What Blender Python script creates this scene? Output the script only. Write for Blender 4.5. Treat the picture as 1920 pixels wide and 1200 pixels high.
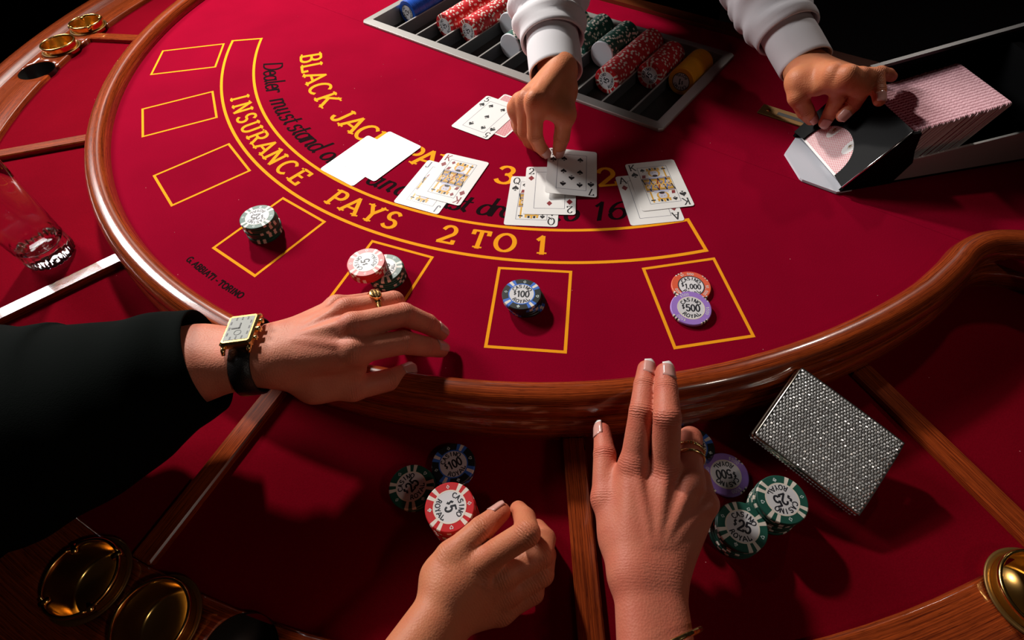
import bpy, math, random
import numpy as np
from mathutils import Vector, Matrix

# ------------------------------------------------------------------ scene reset
for o in list(bpy.data.objects):
    bpy.data.objects.remove(o, do_unlink=True)
scn = bpy.context.scene
COL = scn.collection
PI = math.pi
S = 0.001                                   # everything below is laid out in millimetres
R_ = math.radians

# ------------------------------------------------------------------ camera
CAM_H = 439.65
FPX = 999.41
PITCH, ROLL = 0.934744, -0.08037
cp, sp, cr, sr = math.cos(PITCH), math.sin(PITCH), math.cos(ROLL), math.sin(ROLL)
FWD = np.array([0, cp, -sp]); RT0 = np.array([1.0, 0, 0]); UP0 = np.array([0, sp, cp])
RT = cr * RT0 + sr * UP0
UPV = -sr * RT0 + cr * UP0
CPOS = np.array([0, 0, CAM_H])
cam_d = bpy.data.cameras.new('camera')
cam = bpy.data.objects.new('camera', cam_d)
COL.objects.link(cam)
cam_d.sensor_width = 36.0
cam_d.lens = FPX / 1920 * 36.0
cam_d.clip_start = 0.01
cam_d.clip_end = 60
cam.matrix_world = Matrix(((RT[0], UPV[0], -FWD[0], 0), (RT[1], UPV[1], -FWD[1], 0), (RT[2], UPV[2], -FWD[2], CAM_H * S), (0, 0, 0, 1)))
scn.camera = cam

# ------------------------------------------------------------------ world, lamps, exposure
world = bpy.data.worlds.new('dark_room')
scn.world = world
world.use_nodes = True
world.node_tree.nodes['Background'].inputs[0].default_value = (0.9, 0.55, 0.45, 1)
world.node_tree.nodes['Background'].inputs[1].default_value = 0.004

def area(name, loc, aim, sx, sy, power, color, spread=180):
    d = bpy.data.lights.new(name, 'AREA')
    d.shape = 'RECTANGLE'; d.size = sx; d.size_y = sy
    d.energy = power; d.color = color
    d.spread = R_(spread)
    o = bpy.data.objects.new(name, d)
    COL.objects.link(o)
    o.location = loc
    v = Vector(aim) - Vector(loc)
    o.rotation_euler = v.to_track_quat('-Z', 'Y').to_euler()
    return o
def spot(name, loc, aim, size, blend, radius, power, color):
    d = bpy.data.lights.new(name, 'SPOT')
    d.energy = power; d.color = color; d.spot_size = R_(size); d.spot_blend = blend; d.shadow_soft_size = radius
    o = bpy.data.objects.new(name, d)
    COL.objects.link(o)
    o.location = loc
    o.rotation_euler = (Vector(aim) - Vector(loc)).to_track_quat('-Z', 'Y').to_euler()
    return o
spot('key_lamp', (-0.62, 1.65, 0.98), (-0.26, 0.84, 0.0), 76, 1.0, 0.055, 125, (1.0, 0.95, 0.88))
area('softbox_lamp', (-1.58, 1.47, 1.13), (-0.4, 0.5, 0.0), 0.62, 0.46, 13.0, (1.0, 0.97, 0.95), 120)
spot('side_fill', (0.95, -0.55, 1.25), (0.0, 0.12, 0.0), 60, 1.0, 0.07, 7.5, (1.0, 0.84, 0.72))  # fill added to brighten the near hands and chips
spot('shoe_fill', (1.25, 1.75, 1.45), (0.47, 0.56, 0.06), 17, 1.0, 0.06, 30, (1.0, 0.88, 0.80))  # added fill, brightens only the hand and pack at the shoe
scn.view_settings.view_transform = 'Standard'
scn.view_settings.look = 'None'
scn.view_settings.gamma = 1
scn.view_settings.use_curve_mapping = False
scn.view_settings.exposure = 0.0

# ------------------------------------------------------------------ coordinate helpers
def ray(u, v):
    return (u - 960) / FPX * RT - (v - 600) / FPX * UPV + FWD
def at(u, v, z=0.0):
    """point (mm) seen in direction (u, v) that lies at height z above the felt"""
    d = ray(u, v)
    return CPOS + d * ((z - CAM_H) / d[2])
CX, CY = 136.94, 979.49                      # centre of the printed arcs on the felt
AX = R_(-131.2)
BV = np.array([-math.cos(AX), -math.sin(AX)])        # towards the dealer
TV = np.array([BV[1], -BV[0]])                       # along the dealer's edge
TROT = math.atan2(TV[1], TV[0])
def tw(x, y, z=0.0):
    """table coordinates (mm) to world (mm)"""
    return np.array([CX + x * TV[0] + y * BV[0], CY + x * TV[1] + y * BV[1], z])
RC = -80.0                                   # the rail's circle is centred a little towards the players
def pol(r, deg, z=0.0):
    a = R_(deg)
    return tw(r * math.sin(a), RC - r * math.cos(a), z)
OUT = -45.0                                  # height of the outer tier of the table

# ------------------------------------------------------------------ object helpers
def link(o, parent=None):
    COL.objects.link(o)
    if parent is not None:
        o.parent = parent
    return o
def tag(o, label=None, cat=None, group=None, kind=None):
    if label: o['label'] = label
    if cat: o['category'] = cat
    if group: o['group'] = group
    if kind: o['kind'] = kind
    return o
def thing(name, label, cat, loc=(0, 0, 0), rz=0.0, group=None):
    """an Empty at the base of a thing; loc in mm"""
    o = bpy.data.objects.new(name, None)
    o.empty_display_size = 0.02
    COL.objects.link(o)
    o.location = tuple(float(c) * S for c in loc)
    o.rotation_euler = (0, 0, rz)
    tag(o, label, cat, group)
    return o
def pinv(o, parent):
    """parent o, whose mesh is in world coordinates, without moving it"""
    m = Matrix.Identity(4)
    q = parent
    chain_ = []
    while q is not None:
        chain_.append(q); q = q.parent
    for q in reversed(chain_):
        m = m @ q.matrix_parent_inverse @ Matrix.LocRotScale(q.location, q.rotation_euler, q.scale)
    o.parent = parent
    o.matrix_parent_inverse = m.inverted()

class MB:
    """collects vertices (mm) and faces for one mesh"""
    def __init__(self):
        self.v = []; self.f = []; self.m = []; self.sm = []
    def add(self, verts, faces, mat=0, smooth=False):
        n = len(self.v)
        self.v += [tuple(float(c) for c in p) for p in verts]
        for f in faces:
            self.f.append(tuple(n + i for i in f)); self.m.append(mat); self.sm.append(smooth)
        return n
    def box(self, x0, x1, y0, y1, z0, z1, mat=0, fn=None):
        p = [(x, y, z) for z in (z0, z1) for y in (y0, y1) for x in (x0, x1)]
        if fn: p = [fn(*q) for q in p]
        self.add(p, [(0, 2, 3, 1), (4, 5, 7, 6), (0, 1, 5, 4), (2, 6, 7, 3), (0, 4, 6, 2), (1, 3, 7, 5)], mat)
    def bbox(self, x0, x1, y0, y1, z0, z1, b=0.6, mat=0, fn=None):
        """box with chamfered edges all round its top and sides"""
        rings = [(b, z0), (0, z0 + b), (0, z1 - b), (b, z1)]
        p = []
        for ins, z in rings:
            xs0, xs1, ys0, ys1 = x0 + ins, x1 - ins, y0 + ins, y1 - ins
            c = b
            p += [(xs0 + c, ys0, z), (xs1 - c, ys0, z), (xs1, ys0 + c, z), (xs1, ys1 - c, z), (xs1 - c, ys1, z), (xs0 + c, ys1, z), (xs0, ys1 - c, z), (xs0, ys0 + c, z)]
        if fn: p = [fn(*q) for q in p]
        f = []
        for k in range(3):
            for i in range(8):
                j = (i + 1) % 8
                f.append((k * 8 + i, k * 8 + j, k * 8 + 8 + j, k * 8 + 8 + i))
        f.append(tuple(range(7, -1, -1))); f.append(tuple(range(24, 32)))
        self.add(p, f, mat)
    def prism(self, poly, z0, z1, mat=0, fn=None):
        n = len(poly)
        p = [(x, y, z0) for x, y in poly] + [(x, y, z1) for x, y in poly]
        if fn: p = [fn(*q) for q in p]
        f = [tuple(range(n - 1, -1, -1)), tuple(range(n, 2 * n))]
        f += [(i, (i + 1) % n, n + (i + 1) % n, n + i) for i in range(n)]
        self.add(p, f, mat)
    def lathe(self, prof, n=48, c=(0, 0, 0), mat=0, smooth=True, fn=None, close=False):
        p = []
        for r, z in prof:
            for i in range(n):
                a = 2 * PI * i / n
                q = (c[0] + r * math.cos(a), c[1] + r * math.sin(a), c[2] + z)
                p.append(fn(q, a, r, z) if fn else q)
        f = []
        m = len(prof)
        for k in range(m if close else m - 1):
            for i in range(n):
                j = (i + 1) % n
                k2 = (k + 1) % m
                f.append((k * n + i, k * n + j, k2 * n + j, k2 * n + i))
        self.add(p, f, mat, smooth)
    def sweep(self, rings, mat=0, smooth=True, closed=True, cap=True):
        """rings: list of equally long point lists"""
        n = len(rings[0])
        p = [q for r in rings for q in r]
        f = []
        for k in range(len(rings) - 1):
            for i in range(n if closed else n - 1):
                j = (i + 1) % n
                f.append((k * n + i, k * n + j, k * n + n + j, k * n + n + i))
        if cap and closed:
            f.append(tuple(range(n - 1, -1, -1)))
            f.append(tuple((len(rings) - 1) * n + i for i in range(n)))
        self.add(p, f, mat, smooth)
    def tube(self, pts, rad, n=12, mat=0, smooth=True):
        pts = [np.array(p, float) for p in pts]
        if not hasattr(rad, '__len__'): rad = [rad] * len(pts)
        rings = []
        up = None
        for i, p in enumerate(pts):
            d = pts[min(i + 1, len(pts) - 1)] - pts[max(i - 1, 0)]
            d /= np.linalg.norm(d)
            if up is None:
                up = np.array([0, 0, 1.0]) if abs(d[2]) < .9 else np.array([1.0, 0, 0])
            sd = np.cross(up, d); sd /= np.linalg.norm(sd)
            up = np.cross(d, sd)
            rings.append([p + rad[i] * (math.cos(2 * PI * k / n) * sd + math.sin(2 * PI * k / n) * up) for k in range(n)])
        self.sweep(rings, mat, smooth)
    def mesh(self, name, mats):
        me = bpy.data.meshes.new(name)
        a = np.array(self.v, float) * S
        me.from_pydata(a.tolist(), [], self.f)
        for m in (mats if isinstance(mats, (list, tuple)) else [mats]):
            me.materials.append(m)
        me.polygons.foreach_set('material_index', self.m)
        me.polygons.foreach_set('use_smooth', self.sm)
        me.update()
        return me
    def build(self, name, mats, parent=None, world=True, kind=None):
        o = bpy.data.objects.new(name, self.mesh(name, mats))
        COL.objects.link(o)
        if parent is not None:
            if world: pinv(o, parent)
            else: o.parent = parent
        if kind: o['kind'] = kind
        return o
def smoothstep(x):
    x = max(0.0, min(1.0, x)); return x * x * (3 - 2 * x)

# ------------------------------------------------------------------ materials
MATS = {}
def nodes_of(name):
    m = bpy.data.materials.new(name)
    m.use_nodes = True
    return m, m.node_tree.nodes, m.node_tree.links, m.node_tree.nodes['Principled BSDF']
def plain(name, col, rough=0.5, metal=0.0, spec=None, coat=0.0, sheen=0.0, trans=0.0, ior=None, bump=0.0, bscale=400.0, var=0.0):
    m, N, Lk, b = nodes_of(name)
    b.inputs['Base Color'].default_value = (*col, 1)
    b.inputs['Roughness'].default_value = rough
    b.inputs['Metallic'].default_value = metal
    if spec is not None: b.inputs['Specular IOR Level'].default_value = spec
    b.inputs['Coat Weight'].default_value = coat
    b.inputs['Coat Roughness'].default_value = 0.06
    b.inputs['Sheen Weight'].default_value = sheen
    b.inputs['Transmission Weight'].default_value = trans
    if ior: b.inputs['IOR'].default_value = ior
    if bump or var:
        tc = N.new('ShaderNodeTexCoord')
        no = N.new('ShaderNodeTexNoise')
        no.inputs['Scale'].default_value = bscale
        no.inputs['Detail'].default_value = 4
        Lk.new(tc.outputs['Object'], no.inputs['Vector'])
        if bump:
            bp = N.new('ShaderNodeBump')
            bp.inputs['Strength'].default_value = bump
            bp.inputs['Distance'].default_value = 0.0006
            Lk.new(no.outputs['Fac'], bp.inputs['Height'])
            Lk.new(bp.outputs['Normal'], b.inputs['Normal'])
        if var:
            mx = N.new('ShaderNodeMix'); mx.data_type = 'RGBA'
            mx.inputs['A'].default_value = (*[c * (1 - var) for c in col], 1)
            mx.inputs['B'].default_value = (*[min(1, c * (1 + var)) for c in col], 1)
            Lk.new(no.outputs['Fac'], mx.inputs['Factor'])
            Lk.new(mx.outputs['Result'], b.inputs['Base Color'])
    MATS[name] = m
    return m
def felt(name, col):
    m, N, Lk, b = nodes_of(name)
    tc = N.new('ShaderNodeTexCoord')
    n1 = N.new('ShaderNodeTexNoise'); n1.inputs['Scale'].default_value = 900; n1.inputs['Detail'].default_value = 3
    n2 = N.new('ShaderNodeTexNoise'); n2.inputs['Scale'].default_value = 9; n2.inputs['Detail'].default_value = 3
    Lk.new(tc.outputs['Object'], n1.inputs['Vector']); Lk.new(tc.outputs['Object'], n2.inputs['Vector'])
    mx = N.new('ShaderNodeMix'); mx.data_type = 'RGBA'
    mx.inputs['A'].default_value = (*[c * .72 for c in col], 1); mx.inputs['B'].default_value = (*[c * 1.2 for c in col], 1)
    Lk.new(n1.outputs['Fac'], mx.inputs['Factor'])
    m2 = N.new('ShaderNodeMix'); m2.data_type = 'RGBA'; m2.blend_type = 'MULTIPLY'
    cr_ = N.new('ShaderNodeValToRGB'); cr_.color_ramp.elements[0].color = (.86, .86, .86, 1); cr_.color_ramp.elements[1].color = (1, 1, 1, 1)
    cr_.color_ramp.elements[0].position = .3; cr_.color_ramp.elements[1].position = .7
    Lk.new(n2.outputs['Fac'], cr_.inputs['Fac'])
    m2.inputs['Factor'].default_value = 1
    Lk.new(mx.outputs['Result'], m2.inputs['A']); Lk.new(cr_.outputs['Color'], m2.inputs['B'])
    # stray pale lint
    n3 = N.new('ShaderNodeTexVoronoi'); n3.inputs['Scale'].default_value = 75; n3.feature = 'F1'
    Lk.new(tc.outputs['Object'], n3.inputs['Vector'])
    lt = N.new('ShaderNodeMath'); lt.operation = 'LESS_THAN'; lt.inputs[1].default_value = .035
    Lk.new(n3.outputs['Distance'], lt.inputs[0])
    rn = N.new('ShaderNodeSeparateColor'); Lk.new(n3.outputs['Color'], rn.inputs['Color'])
    gt = N.new('ShaderNodeMath'); gt.operation = 'GREATER_THAN'; gt.inputs[1].default_value = .84
    Lk.new(rn.outputs[0], gt.inputs[0])
    ml = N.new('ShaderNodeMath'); ml.operation = 'MULTIPLY'; Lk.new(lt.outputs[0], ml.inputs[0]); Lk.new(gt.outputs[0], ml.inputs[1])
    m3 = N.new('ShaderNodeMix'); m3.data_type = 'RGBA'; m3.inputs['B'].default_value = (.55, .2, .2, 1)
    Lk.new(ml.outputs[0], m3.inputs['Factor']); Lk.new(m2.outputs['Result'], m3.inputs['A'])
    Lk.new(m3.outputs['Result'], b.inputs['Base Color'])
    b.inputs['Roughness'].default_value = .95
    b.inputs['Specular IOR Level'].default_value = .01
    b.inputs['Sheen Weight'].default_value = .0
    b.inputs['Sheen Tint'].default_value = (*[min(1, c * 1.6) for c in col], 1)
    bp = N.new('ShaderNodeBump'); bp.inputs['Strength'].default_value = .35; bp.inputs['Distance'].default_value = .0004
    Lk.new(n1.outputs['Fac'], bp.inputs['Height']); Lk.new(bp.outputs['Normal'], b.inputs['Normal'])
    MATS[name] = m
    return m
def wood(name, dark, light, rough=.22, coat=.8, uv=True):
    """varnished mahogany, grain runs along the U coordinate (mm) of the mesh"""
    m, N, Lk, b = nodes_of(name)
    tc = N.new('ShaderNodeTexCoord')
    mp = N.new('ShaderNodeMapping')
    mp.inputs['Scale'].default_value = (.006, .5, 1) if uv else (14, 160, 160)
    Lk.new(tc.outputs['UV' if uv else 'Object'], mp.inputs['Vector'])
    n1 = N.new('ShaderNodeTexNoise'); n1.inputs['Scale'].default_value = 1.6; n1.inputs['Detail'].default_value = 6; n1.inputs['Roughness'].default_value = .65
    n1.inputs['Distortion'].default_value = .3
    Lk.new(mp.outputs['Vector'], n1.inputs['Vector'])
    rp = N.new('ShaderNodeValToRGB')
    rp.color_ramp.elements[0].position = .32; rp.color_ramp.elements[0].color = (*dark, 1)
    rp.color_ramp.elements[1].position = .68; rp.color_ramp.elements[1].color = (*light, 1)
    Lk.new(n1.outputs['Fac'], rp.inputs['Fac'])
    # open pores: short dark dashes
    mp2 = N.new('ShaderNodeMapping'); mp2.inputs['Scale'].default_value = (.05, 1.6, 1) if uv else (60, 700, 700)
    Lk.new(tc.outputs['UV' if uv else 'Object'], mp2.inputs['Vector'])
    n2 = N.new('ShaderNodeTexNoise'); n2.inputs['Scale'].default_value = 1.5; n2.inputs['Detail'].default_value = 2
    Lk.new(mp2.outputs['Vector'], n2.inputs['Vector'])
    r2 = N.new('ShaderNodeValToRGB'); r2.color_ramp.elements[0].position = .33; r2.color_ramp.elements[0].color = (.25, .2, .2, 1)
    r2.color_ramp.elements[1].position = .45; r2.color_ramp.elements[1].color = (1, 1, 1, 1)
    Lk.new(n2.outputs['Fac'], r2.inputs['Fac'])
    mx = N.new('ShaderNodeMix'); mx.data_type = 'RGBA'; mx.blend_type = 'MULTIPLY'; mx.inputs['Factor'].default_value = .8
    Lk.new(rp.outputs['Color'], mx.inputs['A']); Lk.new(r2.outputs['Color'], mx.inputs['B'])
    Lk.new(mx.outputs['Result'], b.inputs['Base Color'])
    b.inputs['Roughness'].default_value = rough
    b.inputs['Coat Weight'].default_value = coat
    b.inputs['Coat Roughness'].default_value = .05
    MATS[name] = m
    return m
def skin(name, col, col2, rough=.52):
    m, N, Lk, b = nodes_of(name)
    tc = N.new('ShaderNodeTexCoord')
    n1 = N.new('ShaderNodeTexNoise'); n1.inputs['Scale'].default_value = 55; n1.inputs['Detail'].default_value = 4
    Lk.new(tc.outputs['Object'], n1.inputs['Vector'])
    at_ = N.new('ShaderNodeAttribute'); at_.attribute_name = 'crease'
    sp_ = N.new('ShaderNodeSeparateXYZ'); Lk.new(at_.outputs['Vector'], sp_.inputs['Vector'])
    mx = N.new('ShaderNodeMix'); mx.data_type = 'RGBA'
    mx.inputs['A'].default_value = (*col, 1); mx.inputs['B'].default_value = (*col2, 1)
    ad = N.new('ShaderNodeMath'); ad.operation = 'MULTIPLY_ADD'; ad.inputs[1].default_value = .75; ad.use_clamp = True
    Lk.new(sp_.outputs['Z'], ad.inputs[0])
    rr = N.new('ShaderNodeMapRange'); rr.inputs['From Min'].default_value = .38; rr.inputs['From Max'].default_value = .68; rr.inputs['To Max'].default_value = .45
    Lk.new(n1.outputs['Fac'], rr.inputs['Value']); Lk.new(rr.outputs['Result'], ad.inputs[2])
    Lk.new(ad.outputs[0], mx.inputs['Factor'])
    Lk.new(mx.outputs['Result'], b.inputs['Base Color'])
    b.inputs['Roughness'].default_value = rough
    b.inputs['Specular IOR Level'].default_value = .3
    b.inputs['Subsurface Weight'].default_value = .12
    b.inputs['Subsurface Radius'].default_value = (1.0, .35, .2)
    b.inputs['Subsurface Scale'].default_value = .003
    # knuckle creases: wavy lines across the joint, and fine skin cells
    n2 = N.new('ShaderNodeTexNoise'); n2.inputs['Scale'].default_value = 260; n2.inputs['Detail'].default_value = 2
    Lk.new(tc.outputs['Object'], n2.inputs['Vector'])
    a1 = N.new('ShaderNodeMath'); a1.operation = 'MULTIPLY_ADD'; a1.inputs[1].default_value = 9.0
    Lk.new(n2.outputs['Fac'], a1.inputs[0])
    a2 = N.new('ShaderNodeMath'); a2.operation = 'MULTIPLY'; a2.inputs[1].default_value = 3.0
    Lk.new(sp_.outputs['X'], a2.inputs[0]); Lk.new(a2.outputs[0], a1.inputs[2])
    sn = N.new('ShaderNodeMath'); sn.operation = 'SINE'; Lk.new(a1.outputs[0], sn.inputs[0])
    ms = N.new('ShaderNodeMath'); ms.operation = 'MULTIPLY'; Lk.new(sn.outputs[0], ms.inputs[0]); Lk.new(sp_.outputs['Y'], ms.inputs[1])
    vo = N.new('ShaderNodeTexVoronoi'); vo.inputs['Scale'].default_value = 650
    Lk.new(tc.outputs['Object'], vo.inputs['Vector'])
    v2 = N.new('ShaderNodeMath'); v2.operation = 'MULTIPLY_ADD'; v2.inputs[1].default_value = .55
    Lk.new(vo.outputs['Distance'], v2.inputs[0]); Lk.new(ms.outputs[0], v2.inputs[2])
    bp = N.new('ShaderNodeBump'); bp.inputs['Strength'].default_value = .55; bp.inputs['Distance'].default_value = .0005
    Lk.new(v2.outputs[0], bp.inputs['Height']); Lk.new(bp.outputs['Normal'], b.inputs['Normal'])
    MATS[name] = m
    return m
def checker_back(name, c1, c2, pitch):
    """lattice printed on the backs of the cards; object coordinates in metres"""
    m, N, Lk, b = nodes_of(name)
    tc = N.new('ShaderNodeTexCoord')
    mp = N.new('ShaderNodeMapping'); mp.inputs['Rotation'].default_value = (0, 0, PI / 4)
    Lk.new(tc.outputs['Object'], mp.inputs['Vector'])
    ck = N.new('ShaderNodeTexVoronoi'); ck.inputs['Scale'].default_value = 1 / pitch; ck.inputs['Randomness'].default_value = 0
    ck.voronoi_dimensions = '2D'
    Lk.new(mp.outputs['Vector'], ck.inputs['Vector'])
    lt = N.new('ShaderNodeMath'); lt.operation = 'LESS_THAN'; lt.inputs[1].default_value = .40
    Lk.new(ck.outputs['Distance'], lt.inputs[0])
    mx = N.new('ShaderNodeMix'); mx.data_type = 'RGBA'
    mx.inputs['A'].default_value = (*c1, 1); mx.inputs['B'].default_value = (*c2, 1)
    Lk.new(lt.outputs[0], mx.inputs['Factor']); Lk.new(mx.outputs['Result'], b.inputs['Base Color'])
    b.inputs['Roughness'].default_value = .4
    MATS[name] = m
    return m

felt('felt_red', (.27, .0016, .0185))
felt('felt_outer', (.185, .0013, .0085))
wood('mahogany', (.085, .010, .004), (.46, .075, .013))
wood('mahogany_dark', (.07, .014, .006), (.22, .05, .014))
plain('print_gold', (.90, .345, .012), .85, spec=.04)
plain('print_black', (.010, .004, .005), .9, spec=.02)
plain('card_white', (.82, .80, .78), .38)
plain('card_black', (.01, .01, .012), .45)
plain('card_red', (.24, .015, .022), .45)
plain('card_glare_grey', (.62, .60, .58), .45)  # ink paled to stand in for glare on the eight
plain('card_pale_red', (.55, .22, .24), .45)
plain('card_gold', (.72, .38, .04), .45)
plain('card_blue', (.10, .18, .45), .45)
plain('card_lilac', (.58, .56, .66), .45)
plain('card_line', (.08, .08, .14), .45)
checker_back('card_back', (.80, .62, .62), (.52, .03, .06), .0022)
def stripe_back(name, wdir, pitch, c1, c2):
    m, N, Lk, b = nodes_of(name)
    tc = N.new('ShaderNodeTexCoord')
    dt = N.new('ShaderNodeVectorMath'); dt.operation = 'DOT_PRODUCT'; dt.inputs[1].default_value = tuple(float(c) * 2 * PI / pitch for c in wdir)
    Lk.new(tc.outputs['Object'], dt.inputs[0])
    no = N.new('ShaderNodeTexNoise'); no.inputs['Scale'].default_value = 330; no.inputs['Detail'].default_value = 2
    Lk.new(tc.outputs['Object'], no.inputs['Vector'])
    ma = N.new('ShaderNodeMath'); ma.operation = 'MULTIPLY_ADD'; ma.inputs[1].default_value = 3.2
    Lk.new(no.outputs['Fac'], ma.inputs[0]); Lk.new(dt.outputs['Value'], ma.inputs[2])
    sn = N.new('ShaderNodeMath'); sn.operation = 'SINE'; Lk.new(ma.outputs[0], sn.inputs[0])
    mr = N.new('ShaderNodeMapRange'); mr.inputs['From Min'].default_value = -.7; mr.inputs['From Max'].default_value = .5; Lk.new(sn.outputs[0], mr.inputs['Value'])
    mx = N.new('ShaderNodeMix'); mx.data_type = 'RGBA'; mx.inputs['A'].default_value = (*c1, 1); mx.inputs['B'].default_value = (*c2, 1)
    Lk.new(mr.outputs['Result'], mx.inputs['Factor']); Lk.new(mx.outputs['Result'], b.inputs['Base Color'])
    b.inputs['Roughness'].default_value = .45
    MATS[name] = m
plain('chip_red', (.56, .014, .020), .42)
plain('chip_cream', (.80, .71, .62), .45)
plain('chip_green', (.012, .085, .06), .42)
plain('chip_black', (.012, .016, .016), .42)
plain('chip_blue', (.04, .16, .62), .42)
plain('chip_purple', (.36, .19, .62), .45)
plain('chip_orange', (.72, .09, .03), .45)
plain('chip_plain_blue', (.01, .08, .45), .35)
plain('chip_yellow', (.80, .36, .01), .35)
plain('chip_white', (.72, .74, .80), .4)
plain('chip_inlay', (.72, .70, .72), .35)
plain('chip_ink', (.012, .012, .02), .5)
plain('chip_mark', (.62, .72, .70), .45)
plain('tray_metal', (.42, .40, .38), .34, metal=.5)
plain('tray_wall', (.10, .105, .11), .45, metal=.3)
plain('tray_floor', (.035, .033, .030), .5, metal=.2)
plain('shoe_black', (.003, .003, .0035), .3, spec=.03)
plain('shoe_acrylic', (.42, .45, .44), .25, trans=.3, ior=1.46)
plain('shoe_grey', (.05, .055, .055), .35)
plain('shoe_white', (.72, .74, .82), .4)
plain('steel', (.62, .62, .62), .18, metal=1)
plain('brass', (.83, .52, .16), .2, metal=1)
plain('brass_dull', (.20, .105, .03), .45, metal=.7)
plain('gold', (.95, .64, .26), .24, metal=1)
plain('glass', (1, 1, 1), .0, trans=1.0, ior=1.5)
plain('black_cloth', (.0022, .0035, .003), .95, spec=.05, bump=.3, bscale=900)
plain('white_cloth', (.72, .70, .73), .85, spec=.15, sheen=.1, bump=.15, bscale=1500)
plain('leather', (.01, .009, .009), .35, bump=.6, bscale=900)
plain('carpet', (.012, .006, .006), .95, bump=.6, bscale=300)
plain('room_wall', (.02, .012, .010), .9)
plain('nail', (.66, .33, .28), .16, coat=.6)
plain('nail_tip', (.86, .82, .80), .16, coat=.6)
plain('crystal', (.97, .97, .95), .27, metal=.72)
plain('purse_frame', (.55, .5, .42), .15, metal=1)
plain('purse_lining', (.02, .02, .018), .4)
plain('watch_dial', (.30, .31, .28), .35)
skin('skin_man', (.68, .245, .15), (.62, .15, .095))
skin('skin_woman', (.58, .175, .105), (.53, .11, .07))
skin('skin_reaching', (.58, .205, .10), (.53, .13, .068))
skin('skin_dealer', (.62, .225, .10), (.56, .145, .07))

# ------------------------------------------------------------------ lettering drawn from pen strokes
def arc(cx, cy, rx, ry, a0, a1, n=None):
    n = n or max(4, int(abs(a1 - a0) / 18))
    return [(cx + rx * math.cos(R_(a0 + (a1 - a0) * i / n)), cy + ry * math.sin(R_(a0 + (a1 - a0) * i / n))) for i in range(n + 1)]
G = {}
def g(ch, w, strokes, serif=()):
    G[ch] = (w, strokes, serif)
g('A', .92, [[(.04, 0), (.44, 1)], [(.44, 1), (.88, 0)], [(.2, .34), (.72, .34)]], [(.06, 0), (.86, 0)])
g('B', .78, [[(.14, 0), (.14, 1)], [(.14, 1), (.4, 1)] + arc(.42, .765, .24, .235, 80, -80) + [(.14, .53)], [(.14, .53), (.42, .53)] + arc(.44, .265, .28, .265, 80, -80) + [(.14, 0)]], [(.1, 0), (.1, 1)])
g('C', .84, [arc(.47, .5, .4, .5, 48, 312)], [])
g('D', .86, [[(.14, 0), (.14, 1)], [(.14, 1), (.36, 1)] + arc(.38, .5, .4, .5, 85, -85) + [(.14, 0)]], [(.1, 0), (.1, 1)])
g('E', .74, [[(.14, 0), (.14, 1)], [(.14, 1), (.66, 1)], [(.14, .52), (.52, .52)], [(.14, 0), (.68, 0)], [(.66, 1), (.66, .82)], [(.68, 0), (.68, .2)]], [(.1, 0), (.1, 1)])
g('G', .88, [arc(.47, .5, .4, .5, 48, 340), [(.86, .42), (.86, .08)], [(.56, .42), (.9, .42)]], [])
g('I', .42, [[(.21, 0), (.21, 1)]], [(.21, 0), (.21, 1)])
g('J', .58, [[(.4, 1), (.4, .25)] + arc(.2, .24, .2, .24, 0, -170)], [(.4, 1)])
g('K', .88, [[(.14, 0), (.14, 1)], [(.16, .38), (.76, 1)], [(.36, .56), (.8, 0)]], [(.14, 0), (.14, 1), (.76, 1), (.8, 0)])
g('L', .72, [[(.14, 0), (.14, 1)], [(.14, 0), (.64, 0)], [(.65, 0), (.65, .24)]], [(.14, 0), (.14, 1)])
g('N', .92, [[(.14, 0), (.14, 1)], [(.14, 1), (.78, 0)], [(.78, 0), (.78, 1)]], [(.14, 0), (.1, 1), (.78, 1)])
g('O', .92, [arc(.46, .5, .4, .5, 90, 450, 28)])
g('P', .74, [[(.14, 0), (.14, 1)], [(.14, 1), (.4, 1)] + arc(.42, .745, .26, .255, 80, -80) + [(.14, .49)]], [(.14, 0), (.1, 1)])
g('Q', .92, [arc(.46, .5, .4, .5, 90, 450, 28), [(.4, .2), (.6, .08), (.85, -.1)]])
g('R', .84, [[(.14, 0), (.14, 1)], [(.14, 1), (.4, 1)] + arc(.42, .745, .26, .255, 80, -80) + [(.14, .49)], [(.42, .49), (.76, 0)]], [(.14, 0), (.1, 1), (.78, 0)])
g('S', .72, [arc(.36, .745, .26, .255, 30, 262) + arc(.36, .255, .29, .255, 82, -150)], [])
g('T', .82, [[(.41, 0), (.41, 1)], [(.05, 1), (.77, 1)], [(.06, 1), (.06, .8)], [(.76, 1), (.76, .8)]], [(.41, 0)])
g('U', .88, [[(.14, 1), (.14, .36)] + arc(.44, .34, .3, .34, 180, 360) + [(.74, 1)]], [(.14, 1), (.74, 1)])
g('Y', .88, [[(.08, 1), (.44, .48)], [(.8, 1), (.44, .48)], [(.44, .5), (.44, 0)]], [(.08, 1), (.8, 1), (.44, 0)])
g('0', .72, [arc(.36, .5, .28, .5, 90, 450, 24)])
g('1', .5, [[(.08, .8), (.28, 1)], [(.28, 1), (.28, 0)]], [(.28, 0)])
g('2', .76, [arc(.36, .7, .28, .3, 165, -35) + [(.07, .02)], [(.05, 0), (.7, 0)], [(.7, 0), (.7, .16)]])
g('3', .74, [arc(.34, .76, .26, .24, 160, -85), arc(.34, .27, .3, .27, 85, -160)])
g('5', .74, [[(.62, 1), (.16, 1)], [(.16, 1), (.12, .56)], arc(.35, .32, .29, .32, 135, -150)])
g('6', .74, [[(.6, .95)] + arc(.5, .42, .42, .52, 95, 180) + arc(.37, .3, .29, .3, 170, -180, 22)])
g('7', .72, [[(.06, 1), (.66, 1)], [(.66, 1), (.26, 0)], [(.06, 1), (.06, .82)]])
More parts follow.
